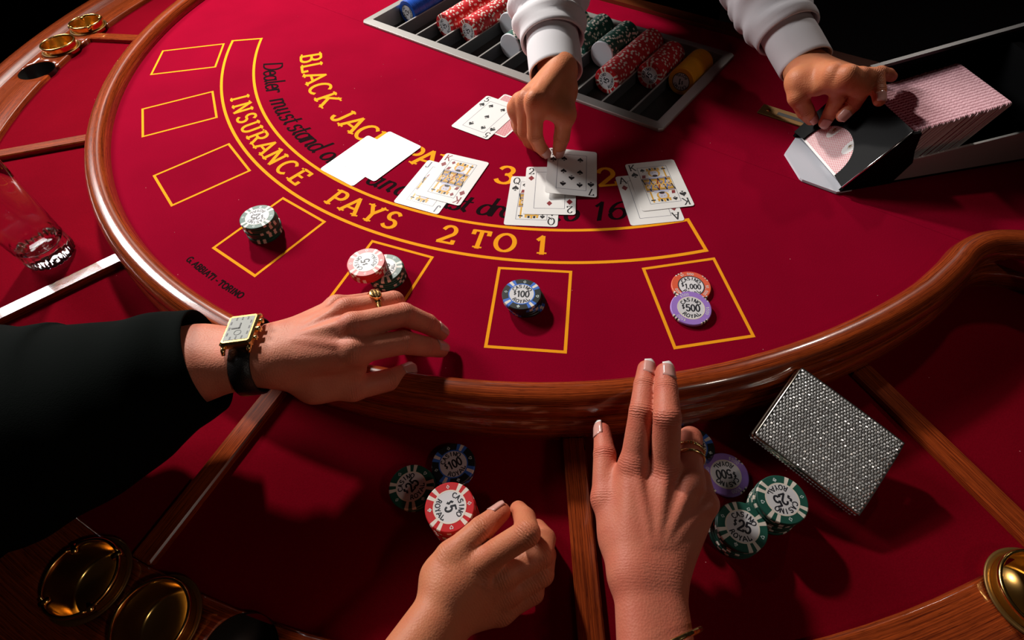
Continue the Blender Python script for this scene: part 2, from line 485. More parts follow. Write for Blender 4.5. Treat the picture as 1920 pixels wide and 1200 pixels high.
g('8', .74, [arc(.37, .76, .24, .24, 90, 450, 20), arc(.37, .27, .29, .27, 90, 450, 20)])
g('$', .7, [arc(.35, .7, .22, .2, 30, 262) + arc(.35, .3, .24, .2, 82, -150), [(.35, -.05), (.35, 1.05)]])
g(',', .3, [[(.15, .08), (.06, -.16)]])
g('.', .3, [[(.14, 0), (.14, .1)]])
g('-', .5, [[(.08, .42), (.42, .42)]])
g('a', .62, [arc(.28, .3, .23, .3, 60, 360 - 40), [(.5, .6), (.5, .1), (.62, .02)]])
g('d', .62, [arc(.28, .3, .23, .3, 60, 360 - 40), [(.5, 1.02), (.5, .1), (.62, .02)]])
g('e', .54, [[(.07, .32), (.48, .34)] + arc(.28, .36, .2, .25, 0, 180, 8) + arc(.3, .3, .24, .3, 180, 315, 8)])
g('l', .32, [[(.14, 1.02), (.14, .12), (.28, .02)]])
g('m', .98, [[(.1, 0), (.1, .6)], [(.1, .42)] + arc(.28, .42, .17, .18, 150, 0, 6) + [(.45, 0)], [(.45, .42)] + arc(.63, .42, .17, .18, 150, 0, 6) + [(.8, .1), (.92, .02)]])
g('n', .66, [[(.1, 0), (.1, .6)], [(.1, .42)] + arc(.29, .42, .18, .18, 150, 0, 6) + [(.47, .1), (.6, .02)]])
g('o', .58, [arc(.28, .3, .23, .3, 90, 450, 18)])
g('r', .46, [[(.1, 0), (.1, .6)], [(.1, .38)] + arc(.27, .4, .17, .2, 150, 40, 5)])
g('s', .5, [arc(.25, .46, .16, .15, 30, 262) + arc(.25, .16, .18, .16, 82, -150)])
g('t', .42, [[(.18, .86), (.18, .14), (.34, .02)], [(.02, .6), (.36, .6)]])
g('u', .66, [[(.1, .6), (.1, .2)] + arc(.27, .2, .17, .2, 180, 300, 6) + [(.46, .2)], [(.46, .6), (.46, .1), (.6, .02)]])
g('w', .86, [[(.06, .6), (.22, 0)], [(.22, 0), (.42, .6)], [(.42, .6), (.58, 0)], [(.58, 0), (.78, .6)]])
g(' ', .42, [])

def stroke_quads(pts, w, thin):
    """outline quads of one pen stroke; verticals broad, horizontals thin"""
    P = [np.array(p, float) for p in pts]
    out = []
    L_, R2 = [], []
    n = len(P)
    for i in range(n):
        d0 = P[i] - P[i - 1] if i else P[1] - P[0]
        d1 = P[i + 1] - P[i] if i < n - 1 else d0
        d0 = d0 / (np.linalg.norm(d0) + 1e-9); d1 = d1 / (np.linalg.norm(d1) + 1e-9)
        d = d0 + d1
        ln = np.linalg.norm(d)
        d = d / ln if ln > .2 else d0
        nn = np.array([-d[1], d[0]])
        c = max(.5, float(np.dot(nn, np.array([-d0[1], d0[0]]))))
        hw = .5 * w * (thin + (1 - thin) * abs(d[1])) / c
        ext = 0.0
        L_.append(P[i] + nn * hw); R2.append(P[i] - nn * hw)
    # extend the ends by a little so that strokes meet
    e = .22 * w
    d = P[1] - P[0]; d /= np.linalg.norm(d) + 1e-9
    L_[0] = L_[0] - d * e; R2[0] = R2[0] - d * e
    d = P[-1] - P[-2]; d /= np.linalg.norm(d) + 1e-9
    L_[-1] = L_[-1] + d * e; R2[-1] = R2[-1] + d * e
    for i in range(n - 1):
        out.append((R2[i], R2[i + 1], L_[i + 1], L_[i]))
    return out
def glyph_quads(ch, h, wt, thin=.55, serif=0.0, skew=0.0, xs=1.0):
    """quads of one glyph in mm, origin at the left end of the baseline"""
    wd, st, sf = G[ch]
    q = []
    # subdivide long straight strokes so that they can follow an arc
    for s in st:
        q += stroke_quads([(x * xs, y) for x, y in s], wt, thin)
    if serif:
        for x, y in sf:
            hh = serif * .42
            yy = y + (hh / 2 if y < .5 else -hh / 2)
            x *= xs
            q.append((np.array([x - serif, yy - hh / 2]), np.array([x + serif, yy - hh / 2]), np.array([x + serif, yy + hh / 2]), np.array([x - serif, yy + hh / 2])))
    return [[((p[0] + skew * p[1]) * h, p[1] * h) for p in r] for r in q], wd * h * xs
def put_text(mb, quads, fn, z=0.0, mat=0, layer=[0]):
    for r in quads:
        layer[0] = (layer[0] + 1) % 7
        zz = z + .004 * layer[0]
        mb.add([fn(x, y, zz) for x, y in r], [(0, 1, 2, 3)], mat)
def suit(kind, s):
    """outline of a card suit, about s high, centred"""
    if kind == 'diamond':
        return [[(0, .5 * s), (-.38 * s, 0), (0, -.5 * s), (.38 * s, 0)]]
    if kind == 'spade':
        p = [(0, .5 * s)]
        p += [(-.12 * s, .3 * s), (-.34 * s, .08 * s), (-.42 * s, -.1 * s), (-.36 * s, -.26 * s), (-.2 * s, -.29 * s), (-.06 * s, -.18 * s)]
        q = [(-x, y) for x, y in reversed(p[1:])]
        body = p + q
        stem = [(0, -.12 * s), (-.05 * s, -.3 * s), (-.18 * s, -.5 * s), (.18 * s, -.5 * s), (.05 * s, -.3 * s)]
        return [body, stem]
    if kind == 'heart':
        p = [(0, -.5 * s), (-.4 * s, 0), (-.42 * s, .26 * s), (-.26 * s, .42 * s), (-.1 * s, .4 * s), (0, .24 * s)]
        return [p + [(-x, y) for x, y in reversed(p[1:-1])]]
    # club
    out = [[(cx + .22 * s * math.cos(2 * PI * k / 10), cy + .22 * s * math.sin(2 * PI * k / 10)) for k in range(10)] for cx, cy in ((0, .24 * s), (-.22 * s, -.08 * s), (.22 * s, -.08 * s))]
    out.append([(0, .1 * s), (-.05 * s, -.2 * s), (-.16 * s, -.5 * s), (.16 * s, -.5 * s), (.05 * s, -.2 * s)])
    return out
def put_poly(mb, polys, fn, z=0.0, mat=0):
    for k, p in enumerate(polys):
        c = np.mean(np.array(p), axis=0)
        pts = [fn(x, y, z + .004 * k) for x, y in p] + [fn(c[0], c[1], z + .004 * k)]
        n = len(p)
        # orient upwards
        ar = sum(p[i][0] * p[(i + 1) % n][1] - p[(i + 1) % n][0] * p[i][1] for i in range(n))
        fs = [(i, (i + 1) % n, n) if ar > 0 else ((i + 1) % n, i, n) for i in range(n)]
        mb.add(pts, fs, mat)

# ------------------------------------------------------------------ the dark room
FLOOR = -900.0
m = MB(); m.box(-4000, 4000, -3500, 4500, FLOOR - 40, FLOOR)
tag(m.build('floor', MATS['carpet']), kind='structure')
m = MB(); m.box(-4000, 4000, 4500, 4600, FLOOR, 2000)
tag(m.build('wall_back', MATS['room_wall']), kind='structure')
m = MB(); m.box(-4100, -4000, -3500, 4500, FLOOR, 2000)
tag(m.build('wall_left', MATS['room_wall']), kind='structure')
m = MB(); m.box(4000, 4100, -3500, 4500, FLOOR, 2000)
tag(m.build('wall_right', MATS['room_wall']), kind='structure')

# ------------------------------------------------------------------ the blackjack table
table = thing('blackjack_table', 'large curved blackjack table with dark red felt and polished mahogany rails', 'table', (CX, CY, FLOOR), TROT)
SEAM = -213.0
# inner edge of the rail: a circle that flares outwards at the dealer's corners
def rail_path():
    pts = []
    for a in np.arange(0, 70.1, 2.0):
        pts.append((677 * math.sin(R_(a)), RC - 677 * math.cos(R_(a))))
    ctrl = [pts[-2], pts[-1], (648, -268), (655, -234), (669, -206), (690, -186), (722, -170), (775, -158), (850, -150), (930, -145)]
    for i in range(1, len(ctrl) - 2):
        p0, p1, p2, p3 = [np.array(c) for c in ctrl[i - 1:i + 3]]
        for t in np.linspace(0, 1, 7)[1:]:
            pts.append(tuple(.5 * ((2 * p1) + (p2 - p0) * t + (2 * p0 - 5 * p1 + 4 * p2 - p3) * t * t + (3 * p1 - p0 - 3 * p2 + p3) * t ** 3)))
    pts.append(ctrl[-1])
    left = [(-x, y) for x, y in reversed(pts[1:])]
    return left + pts
RP = rail_path()
def uv_sweep(name, path, prof, mat, parent, closed=False):
    """profile (offset outwards, z) swept along a path in table coordinates; UV in mm"""
    P = np.array(path)
    d = np.gradient(P, axis=0); d /= np.linalg.norm(d, axis=1)[:, None]
    nrm = np.stack([d[:, 1], -d[:, 0]], 1)
    ln = np.r_[0, np.cumsum(np.linalg.norm(np.diff(P, axis=0), axis=1))]
    pl = np.r_[0, np.cumsum([math.dist(prof[i], prof[i + 1]) for i in range(len(prof) - 1)])]
    m = MB()
    n = len(prof)
    verts = []
    for i in range(len(P)):
        for o, z in prof:
            q = P[i] + nrm[i] * o
            verts.append(tw(q[0], q[1], z))
    faces = [(i * n + k, i * n + (k + 1) % n, i * n + n + (k + 1) % n, i * n + n + k) for i in range(len(P) - 1) for k in range(n if closed else n - 1)]
    m.add(verts, faces, 0, True)
    caps = [tuple(range(n)), tuple((len(P) - 1) * n + k for k in reversed(range(n)))]
    m.add([], [], 0)
    for c in caps:
        m.f.append(c); m.m.append(0); m.sm.append(False)
    me = m.mesh(name, MATS[mat])
    uv = me.uv_layers.new(name='UVMap')
    for po in me.polygons:
        for li in po.loop_indices:
            vi = me.loops[li].vertex_index
            uv.data[li].uv = (ln[vi // n], pl[vi % n])
    o = bpy.data.objects.new(name, me)
    COL.objects.link(o)
    pinv(o, table)
    return o
RPROF = [(0, -50), (0, 3), (1.2, 9), (3.5, 13.8), (6.5, 16.6), (9.5, 17.7), (13, 18.1), (17, 18.15), (20, 17.6), (23, 16.2), (27, 12.5), (30.5, 7), (32, 1), (31, -5), (28, -9), (27, -12), (30, -15), (34, -20), (36, -27), (36, -34), (34, -40), (33, -47), (33, -60)]
uv_sweep('playing_rail', RP, RPROF, 'mahogany', table)

# layout felt (inside the rail, up to the straight seam) and the dealer's felt around the chip tray
def arcpts(r, a0, a1, n):
    return [(r * math.sin(R_(a0 + (a1 - a0) * i / n)), RC - r * math.cos(R_(a0 + (a1 - a0) * i / n))) for i in range(n + 1)]
m = MB()
aseam = math.degrees(math.acos((RC - SEAM) / 679.0))
poly = arcpts(679, -aseam, aseam, 90)
c = tw(0, -430, 0)
vs = [tw(x, y, 0) for x, y in poly] + [tw(x, SEAM, 0) for x in np.linspace(650, -650, 20)]
n = len(vs)
m.add(vs + [c], [(i, (i + 1) % n, n) for i in range(n)], 0)
m.add([tw(x, y, -12) for x, y in poly] + [tw(x, SEAM, -12) for x in np.linspace(650, -650, 20)], [tuple(range(n - 1, -1, -1))], 0)
m.build('layout_felt', MATS['felt_red'], table)
TX0, TX1, TY0, TY1 = -288.0, 299.0, -214.0, 18.0        # chip tray opening
BACK = 78.0
for x0, x1, y0, y1 in ((-800, TX0, SEAM - .2, BACK), (TX1, 800, SEAM - .2, BACK), (TX0, TX1, TY1, BACK)):
    m = MB(); m.box(x0, x1, y0 + (1.2 if y0 < 0 else 0), y1, -12, -.5 if y0 < 0 else -.4, fn=lambda x, y, z: tw(x, y, z))
    m.build('dealer_felt', MATS['felt_red'], table)
m = MB(); m.box(-800, 800, BACK, BACK + 26, -60, 6, fn=lambda x, y, z: tw(x, y, z))
m.build('dealer_edge', MATS['mahogany_dark'], table)

# printed lines
def ring_strip(m, r0, r1, a0, a1, n, z):
    vs = []
    for i in range(n + 1):
        a = R_(a0 + (a1 - a0) * i / n)
        vs += [tw(r0 * math.sin(a), -r0 * math.cos(a), z), tw(r1 * math.sin(a), -r1 * math.cos(a), z)]
    m.add(vs, [(2 * i, 2 * i + 1, 2 * i + 3, 2 * i + 2) for i in range(n)])
def flat_line(m, p, q, w, z):
    p = np.array(p); q = np.array(q); d = (q - p) / np.linalg.norm(q - p); nn = np.array([-d[1], d[0]]) * w / 2
    p = p - d * w / 2; q = q + d * w / 2
    m.add([tw(*(p - nn), z), tw(*(q - nn), z), tw(*(q + nn), z), tw(*(p + nn), z)], [(0, 1, 2, 3)])
m = MB()
ring_strip(m, 584.6, 588.8, -49, 49.4, 80, .15)
ring_strip(m, 534.0, 538.2, -49, 49.4, 80, .15)
for a in (-49, 49.4):
    flat_line(m, (536 * math.sin(R_(a)), -536 * math.cos(R_(a))), (587 * math.sin(R_(a)), -587 * math.cos(R_(a))), 4.0, .16)
m.build('insurance_band', MATS['print_gold'], table)
for k in range(7):
    a = -44.4 + 15.05 * k + (.5 if k == 3 else 0)
    e = np.array([math.sin(R_(a)), -math.cos(R_(a))]); t_ = np.array([-e[1], e[0]])
    cc = e * 651.2
    cr4 = [cc + e * sx * 52.1 + t_ * sy * 39.3 for sx, sy in ((-1, -1), (1, -1), (1, 1), (-1, 1))]
    m = MB()
    for i in range(4):
        flat_line(m, cr4[i], cr4[(i + 1) % 4], 3.3, .15 + .004 * i)
    m.build('betting_box', MATS['print_gold'], table)
def arc_letter(ch, deg, r, h, wt, mat, z=.15, **kw):
    """one letter whose middle stands at angle deg on radius r, top towards the dealer"""
    q, wd = glyph_quads(ch, h, wt, **kw)
    q2 = q
    m = MB()
    def fn(x, y, zz):
        rr = r - (y - h / 2)
        a = R_(deg) + (x - wd / 2) / r
        return tw(rr * math.sin(a), -rr * math.cos(a), zz)
    put_text(m, q2, fn, z)
    return m
def letters(name, items, r, h, wt, mat, **kw):
    for ch, deg in items:
        m = arc_letter(ch, deg, r, h, wt, mat, **kw)
        m.build(name, MATS[mat], table)
letters('gold_letter', list(zip('INSURANCEPAYS2TO1', [-29.3, -26.2, -23.0, -20.1, -17.0, -13.9, -10.8, -7.5, -4.3, 3.4, 6.2, 9.3, 12.2, 20.0, 23.9, 27.0, 31.3])), 561, 27, .2, 'print_gold', thin=.62, serif=.2)
letters('gold_letter', list(zip('BLACKJACKPAYS3TO2', [-38.3, -34.2, -29.7, -25.1, -20.2, -13.0, -9.2, -5.2, -1.0, 6.4, 9.6, 13.4, 17.2, 24.2, 30.0, 34.2, 40.8])), 443, 33, .19, 'print_gold', thin=.62, serif=.19)
def word(text, a0, a1, r, h, wt, mat, name, **kw):
    ws = [G[ch][0] for ch in text]
    tot = sum(ws)
    pos = 0
    for ch, w_ in zip(text, ws):
        a = a0 + (a1 - a0) * (pos + w_ / 2) / tot
        pos += w_
        if ch != ' ':
            arc_letter(ch, a, r, h, wt, mat, **kw).build(name, MATS[mat], table)
for tx, a0, a1 in (('Dealer', -39.3, -28.2), ('must', -26.2, -17.2), ('stand', -16.6, -7.6), ('on', -6.2, -2.0), ('17', -.6, 2.2), ('and', 4.0, 11.4), ('must', 13.2, 20.6), ('draw', 22.0, 29.6), ('to', 32.0, 35.8), ('16', 37.3, 42.2)):
    word(tx, a0, a1, 505, 30, .165, 'print_black', 'black_letter', thin=.42, skew=.24)
# maker's name near the rail, reads from the dealer's side
txt = 'G. ABBIATI - TORINO'
ws = [G[ch][0] * (.7 if ch == ' ' else 1) for ch in txt]; pos = 0
for ch, w_ in zip(txt, ws):
    a = -2.7 + 8.1 * (pos + w_ / 2) / sum(ws); pos += w_
    if ch != ' ':
        arc_letter(ch, a, 732, 7.4, .26, 'print_black', thin=.8).build('maker_letter', MATS['print_black'], table)

# outer tier: felt panels, dividers, drinks rail
DIV = [-62.8, -38.0, -13.1, 13.2, 38.4, 62.9]
EDGE = [-104] + DIV + [104]
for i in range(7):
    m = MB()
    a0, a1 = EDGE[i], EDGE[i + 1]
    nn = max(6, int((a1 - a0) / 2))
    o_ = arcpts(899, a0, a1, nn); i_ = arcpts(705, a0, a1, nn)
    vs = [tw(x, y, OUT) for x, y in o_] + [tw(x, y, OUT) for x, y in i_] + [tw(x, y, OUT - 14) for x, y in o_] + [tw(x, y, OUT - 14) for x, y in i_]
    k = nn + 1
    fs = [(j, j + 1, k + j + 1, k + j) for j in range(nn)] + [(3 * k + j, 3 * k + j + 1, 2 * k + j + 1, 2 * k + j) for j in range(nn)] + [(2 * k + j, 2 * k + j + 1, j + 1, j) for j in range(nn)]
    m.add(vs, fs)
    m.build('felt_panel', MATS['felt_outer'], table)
for a in DIV:
    e = np.array([math.sin(R_(a)), -math.cos(R_(a))]); t_ = np.array([-e[1], e[0]])
    m = MB()
    def fn(x, y, z, e=e, t_=t_):
        q = e * x + t_ * y
        return tw(q[0], q[1] + RC, z)
    m.bbox(711.5, 896.5, -10.5, 10.5, OUT - 4, OUT + 8, b=1.6, fn=fn)
    me = m.mesh('divider', MATS['mahogany'])
    uv = me.uv_layers.new(name='UVMap')
    for po in me.polygons:
        for li in po.loop_indices:
            co = np.array(me.vertices[me.loops[li].vertex_index].co) / S
            q = co[:2] - tw(0, RC)[:2]
            ee = tw(e[0], e[1])[:2] - tw(0, 0)[:2]; tt = tw(t_[0], t_[1])[:2] - tw(0, 0)[:2]
            uv.data[li].uv = (float(q @ ee) + 400 * a, float(q @ tt) + co[2] * .7 + a)
    o = bpy.data.objects.new('divider', me); COL.objects.link(o); pinv(o, table)
RAIL_T = OUT + 8
DPROF = [(0, OUT - 20), (0, RAIL_T - 3), (1, RAIL_T - 1), (3, RAIL_T), (62, RAIL_T), (66, RAIL_T - 3.5), (69, RAIL_T - 4), (72, RAIL_T - 2), (78, RAIL_T + 4), (90, RAIL_T + 8), (104, RAIL_T + 7), (114, RAIL_T), (119, RAIL_T - 12), (118, RAIL_T - 30), (112, RAIL_T - 46), (60, RAIL_T - 60), (0, RAIL_T - 60)]
drail = uv_sweep('drinks_rail', arcpts(897, -104, 104, 104), DPROF, 'mahogany', table, closed=True)
HOLES = [(-64.6, 926), (-59.4, 926), (-54.4, 926), (11.5, 926), (16.4, 926), (21.2, 926), (60.3, 922), (65.3, 926)]
cut = MB()
for a, r in HOLES:
    c = pol(r, a, 0)
    cut.prism([(c[0] + 31.6 * math.cos(2 * PI * k / 48), c[1] + 31.6 * math.sin(2 * PI * k / 48)) for k in range(48)], RAIL_T - 50, RAIL_T + 30)
cobj = cut.build('hole_cutter', MATS['mahogany_dark'])
md = drail.modifiers.new('holes', 'BOOLEAN'); md.operation = 'DIFFERENCE'; md.object = cobj; md.solver = 'EXACT'
bpy.context.view_layer.update()
dg = bpy.context.evaluated_depsgraph_get()
newme = bpy.data.meshes.new_from_object(drail.evaluated_get(dg))
drail.modifiers.clear()
drail.data = newme
bpy.data.objects.remove(cobj, do_unlink=True)
for a, r in (HOLES[2], HOLES[5], HOLES[7]):
    c = pol(r, a, 0)
    m = MB(); m.lathe([(31.3, RAIL_T - .6), (31.3, RAIL_T - 44), (.3, RAIL_T - 44)], 48, c=(c[0], c[1], 0)); m.build('dark_hole_liner', MATS['purse_lining'], table)  # added black liner: shade of the empty holes put into its colour
# apron and pedestal
m = MB()
vs = []
ap = arcpts(985, -104, 104, 80)
for z in (RAIL_T - 56, RAIL_T - 150):
    vs += [tw(x, y, z) for x, y in ap]
k = len(ap)
m.add(vs, [(j, k + j, k + j + 1, j + 1) for j in range(k - 1)], 0, True)
vs = [tw(x, y, RAIL_T - 62) for x, y in ap]
m.add(vs + [tw(0, -200, RAIL_T - 62)], [(j, j + 1, k) for j in range(k - 1)], 0)
m.build('apron', MATS['mahogany_dark'], table)
m = MB(); m.box(-330, 330, -560, -60, FLOOR + 60, -108, fn=lambda x, y, z: tw(x, y, z)); m.build('pedestal', MATS['mahogany_dark'], table)
m = MB(); m.box(-420, 420, -700, 0, FLOOR, FLOOR + 60, fn=lambda x, y, z: tw(x, y, z)); m.build('plinth', MATS['mahogany_dark'], table)
# brass slot plate beside the shoe
pm = MB()
P0, P1 = np.array([392.0, -92.0]), np.array([520.0, -92.0])
pm.bbox(388, 530, -104, -80, -.4, 1.6, b=.6, fn=lambda x, y, z: tw(x, y, z))
sp_o = pm.build('slot_plate', MATS['brass_dull'], table)
pm = MB(); pm.box(412, 520, -95.5, -88.5, 1.55, 1.75, fn=lambda x, y, z: tw(x, y, z)); pm.build('slot', MATS['card_black'], sp_o)
pm = MB(); pm.lathe([(.01, 2.4), (2.0, 2.3), (3.0, 1.6)], 16, c=tuple(tw(399, -92, 0))); pm.build('screw', MATS['brass'], sp_o)

# ------------------------------------------------------------------ casino chips
CHR, CHT = 20.3, 3.3
def chip_mesh(kind):
    """flat disc with bevelled edge; inlaid edge spots are faces of their own colour"""
    body, spots, mats = {
        'red': ('chip_red', 'pair', ['chip_red', 'chip_cream']),
        'green': ('chip_green', 'pair', ['chip_green', 'chip_cream']),
        'hundred': ('chip_black', 'tri', ['chip_black', 'chip_blue', 'chip_cream']),
        'purple': ('chip_purple', 'edge', ['chip_purple', 'chip_cream', 'chip_black']),
        'orange': ('chip_orange', 'edge', ['chip_orange', 'chip_cream', 'chip_black']),
        'blue': ('chip_plain_blue', 'none', ['chip_plain_blue']),
        'yellow': ('chip_yellow', 'none', ['chip_yellow']),
        'white': ('chip_white', 'none', ['chip_white'])}[kind]
    n = 72
    prof = [(.0, 0), (19.6, 0), (CHR, .6), (CHR, CHT - .6), (19.6, CHT), (18.8, CHT), (13.6, CHT), (.0, CHT)]
    m = MB()
    vs = [(0, 0, 0)]
    for r, z in prof[1:-1]:
        vs += [(r * math.cos(2 * PI * i / n), r * math.sin(2 * PI * i / n), z) for i in range(n)]
    vs.append((0, 0, CHT))
    def mat(i, ring):
        a = i % 18
        if spots == 'pair':
            return 1 if a in (5, 6, 9, 10) else 0
        if spots == 'tri':
            return {5: 1, 6: 1, 7: 2, 8: 2, 9: 1, 10: 1}.get(a, 0) if ring != 5 else {5: 1, 6: 1, 7: 2, 8: 2, 9: 1, 10: 1}.get(a, 0)
        if spots == 'edge':
            return {5: 1, 6: 2, 7: 1, 8: 2, 9: 1}.get(a, 0) if ring < 5 else 0
        return 0
    fs, ms = [], []
    for i in range(n):
        fs.append((0, 1 + (i + 1) % n, 1 + i)); ms.append(0)
    nr = len(prof) - 2
    for k in range(nr - 1):
        for i in range(n):
            j = (i + 1) % n
            fs.append((1 + k * n + i, 1 + k * n + j, 1 + (k + 1) * n + j, 1 + (k + 1) * n + i)); ms.append(mat(i, k + 1))
    base = 1 + (nr - 1) * n
    for i in range(n):
        fs.append((base + i, base + (i + 1) % n, len(vs) - 1)); ms.append(0)
    m.add(vs, fs)
    m.m = ms
    return m.mesh('chip_' + kind, [MATS[k] for k in mats])
CHIP_ME = {k: chip_mesh(k) for k in ('red', 'green', 'hundred', 'purple', 'orange', 'blue', 'yellow', 'white')}
FACE_ME = {}
def chip_face(kind, text):
    """inlay, lettering and suit marks of a chip that shows its face"""
    key = (kind, text)
    if key in FACE_ME: return FACE_ME[key]
    z = CHT + .06
    a = MB()
    ri = 13.0
    a.lathe([(ri, 0), (ri, z), (.01, z)], 48, smooth=False)
    inlay = a.mesh('inlay', MATS['chip_inlay'])
    a = MB()
    ringm = {'red': 'chip_cream', 'green': 'chip_cream', 'hundred': 'chip_blue', 'purple': 'chip_cream', 'orange': 'chip_ink'}.get(kind, 'chip_ink')
    a.lathe([(12.6, CHT + .02), (12.6, z + .05), (13.7, z + .05), (13.7, CHT + .02)], 48, smooth=False)
    ring = a.mesh('inlay_ring', MATS[ringm])
    a = MB()
    def ident(x, y, zz): return (x, y, zz)
    # value across the middle
    wtot = 0; items = []
    for i, ch in enumerate(text):
        h = 5.2 if ch == '$' else (8.6 if len(text) < 4 else 7.6 if len(text) == 4 else 6.2)
        q, wd = glyph_quads(ch, h, .17 if ch == '$' else .2, thin=.85, xs=.8)
        items.append((q, wtot, h)); wtot += wd + (.9 if ch == '$' else .35)
    for q, x0, h in items:
        put_text(a, q, lambda x, y, zz, x0=x0, h=h: (x0 + x - wtot / 2, y - (3.9 if h > 5.5 else 1.6), zz), z + .04)
    for wordt, top in (('CASINO', True), ('ROYAL', False)):
        h = 3.9
        step = 21.5 if top else 21.5
        for i, ch in enumerate(wordt):
            q, wd = glyph_quads(ch, h, .23, thin=.9, xs=.92)
            k = (i - (len(wordt) - 1) / 2) * step
            def fn(x, y, zz, k=k, wd=wd):
                if top:
                    r = 7.9 + y; an = R_(90 - k) - (x - wd / 2) / 9.4
                else:
                    r = 11.8 - y; an = R_(270 + k) + (x - wd / 2) / 9.8
                return (r * math.cos(an), r * math.sin(an), zz)
            put_text(a, q, fn, z + .04)
    letter = a.mesh('lettering', MATS['chip_ink'])
    a = MB()
    if kind in ('red', 'green', 'hundred'):
        for k, su in enumerate(('heart', 'spade', 'diamond', 'club')):
            an = R_(82.5 + 90 * k) - R_(90 - 0) + R_(0)
            an = R_(-7.5 + 90 * k + 7.5 - 7.5)
            def fn(x, y, zz, an=an):
                return ((16.4 + y) * math.cos(an) + x * math.sin(an), (16.4 + y) * math.sin(an) - x * math.cos(an), zz)
            put_poly(a, suit(su, 3.6), fn, CHT + .05)
            inner = suit(su, 2.0)
            n0 = len(a.f)
            put_poly(a, inner[:1], fn, CHT + .1, 1)
    elif kind in ('purple', 'orange'):
        for k in range(3):
            an = R_(90 + 120 * k + 20)
            x0 = 0
            for i, ch in enumerate(text):
                q, wd = glyph_quads(ch, 2.8, .16, thin=.9)
                put_text(a, q, lambda x, y, zz, an=an, i=i: ((14.9 + y) * math.cos(an - (i - 1.5) * .15 - (x - 1) / 16), (14.9 + y) * math.sin(an - (i - 1.5) * .15 - (x - 1) / 16), zz), CHT + .05)
    marks = a.mesh('suit_marks', [MATS['chip_mark'] if kind != 'purple' else MATS['chip_inlay'], MATS['chip_green' if kind == 'green' else 'chip_red' if kind == 'red' else 'chip_black']]) if a.f else None
    FACE_ME[key] = (inlay, ring, letter, marks)
    return FACE_ME[key]
def chip(kind, loc, rz, label, group, face=None, rot=None):
    o = bpy.data.objects.new({'red': 'red_chip', 'green': 'green_chip', 'hundred': 'black_and_blue_chip', 'purple': 'purple_chip', 'orange': 'orange_chip', 'blue': 'blue_chip', 'yellow': 'yellow_chip', 'white': 'white_disc'}[kind], CHIP_ME[kind])
    COL.objects.link(o)
    o.location = tuple(float(c) * S for c in loc)
    if rot is None: o.rotation_euler = (0, 0, rz)
    else: o.rotation_euler = rot
    tag(o, label, 'chip' if kind != 'white' else 'marker disc', group)
    if face:
        for nm, me in zip(('inlay', 'inlay_ring', 'lettering', 'suit_marks'), chip_face(kind, face)):
            if me is None: continue
            c = bpy.data.objects.new(nm, me); COL.objects.link(c); c.parent = o
            if nm == 'suit_marks': c['kind'] = 'stuff'
    return o
rng = random.Random(4)
def stack(kind, top_px, ntop, zbase, n, face, rz, label_top, label_rest, group, lean=None, jit=.7):
    """n chips from height zbase; the top one is seen at top_px"""
    zt = zbase + n * CHT
    T = at(*top_px, zt)
    B = at(*lean, zbase) if lean is not None else T + np.array([rng.uniform(-1, 1), rng.uniform(-1, 1), 0])
    for i in range(n):
        f = (i + .0) / max(1, n - 1)
        p = B * (1 - f) + T * f
        if i < n - 1: p = p + np.array([rng.uniform(-jit, jit), rng.uniform(-jit, jit), 0])
        p[2] = zbase + i * CHT
        if i == n - 1:
            p[:2] = T[:2]
            chip(kind, p, rz, label_top, group, face)
        else:
            chip(kind, p, rng.uniform(0, 6.28), label_rest, group)
FZ = .2
stack('green', (482, 406), 0, FZ, 8, '$25', R_(186), 'green 25 dollar chip topping the lone green stack near the small black lettering', 'green chip inside the lone green stack near the small black lettering', 'lone green stack in a betting box', lean=(499, 435))
stack('green', (720, 502), 0, FZ, 5, '$25', R_(60), 'green 25 dollar chip half covered by red chips in a betting box', 'green chip low in the stack that carries the red chips', 'green chips below the red chips')
stack('red', (686, 491), 0, FZ + 5 * CHT, 4, '$5', R_(100), 'red 5 dollar chip topping the pile of red and green chips near the ringed hand', 'red chip under the top red one on the pile near the ringed hand', 'red chips on the green chips', jit=.5)
stack('hundred', (978, 551), 0, FZ, 5, '$100', R_(-9), 'black and blue 100 dollar chip topping the stack alone in a betting box', 'black and blue chip under the top of the stack alone in a betting box', 'black and blue stack in a betting box', lean=(985, 566), jit=1.0)
p = at(1296, 536, FZ + CHT); chip('orange', (p[0], p[1], FZ), R_(-10), 'orange 1,000 dollar chip lying flat, half covered by a purple chip', None, '$1,000')
p = at(1296, 576, FZ + CHT + 3)
chip('purple', (p[0], p[1], FZ + 2.35), 0, 'purple 500 dollar chip leaning on the orange chip in the betting box', None, '$500', rot=(R_(5.2), 0, R_(-9)))
stack('green', (771, 912), 0, OUT, 5, '$25', R_(50), 'green 25 dollar chip topping the stack between the red and the black and blue stacks', 'green chip in the stack touching the red stack near the reaching hand', 'green stack near the reaching hand', lean=(779, 918))
stack('hundred', (850, 870), 0, OUT, 3, '$100', R_(24), 'black and blue 100 dollar chip topping the stack behind the tall red stack', 'black and blue chip in the stack behind the tall red stack', 'black and blue stack near the reaching hand')
stack('red', (843, 950), 0, OUT, 15, '$5', R_(-77), 'red 5 dollar chip topping the tall red stack near the reaching hand', 'red chip in the tall red stack near the reaching hand', 'tall red stack near the reaching hand')
p = at(1361, 889, OUT + CHT); chip('purple', (p[0], p[1], OUT), R_(178), 'purple 500 dollar chip lying flat beside the raised hand', None, '$500')
p = at(1299, 838, OUT + CHT); chip('hundred', (p[0], p[1], OUT), R_(72), 'black and blue chip mostly hidden behind the finger with the gold rings', None, '$100')
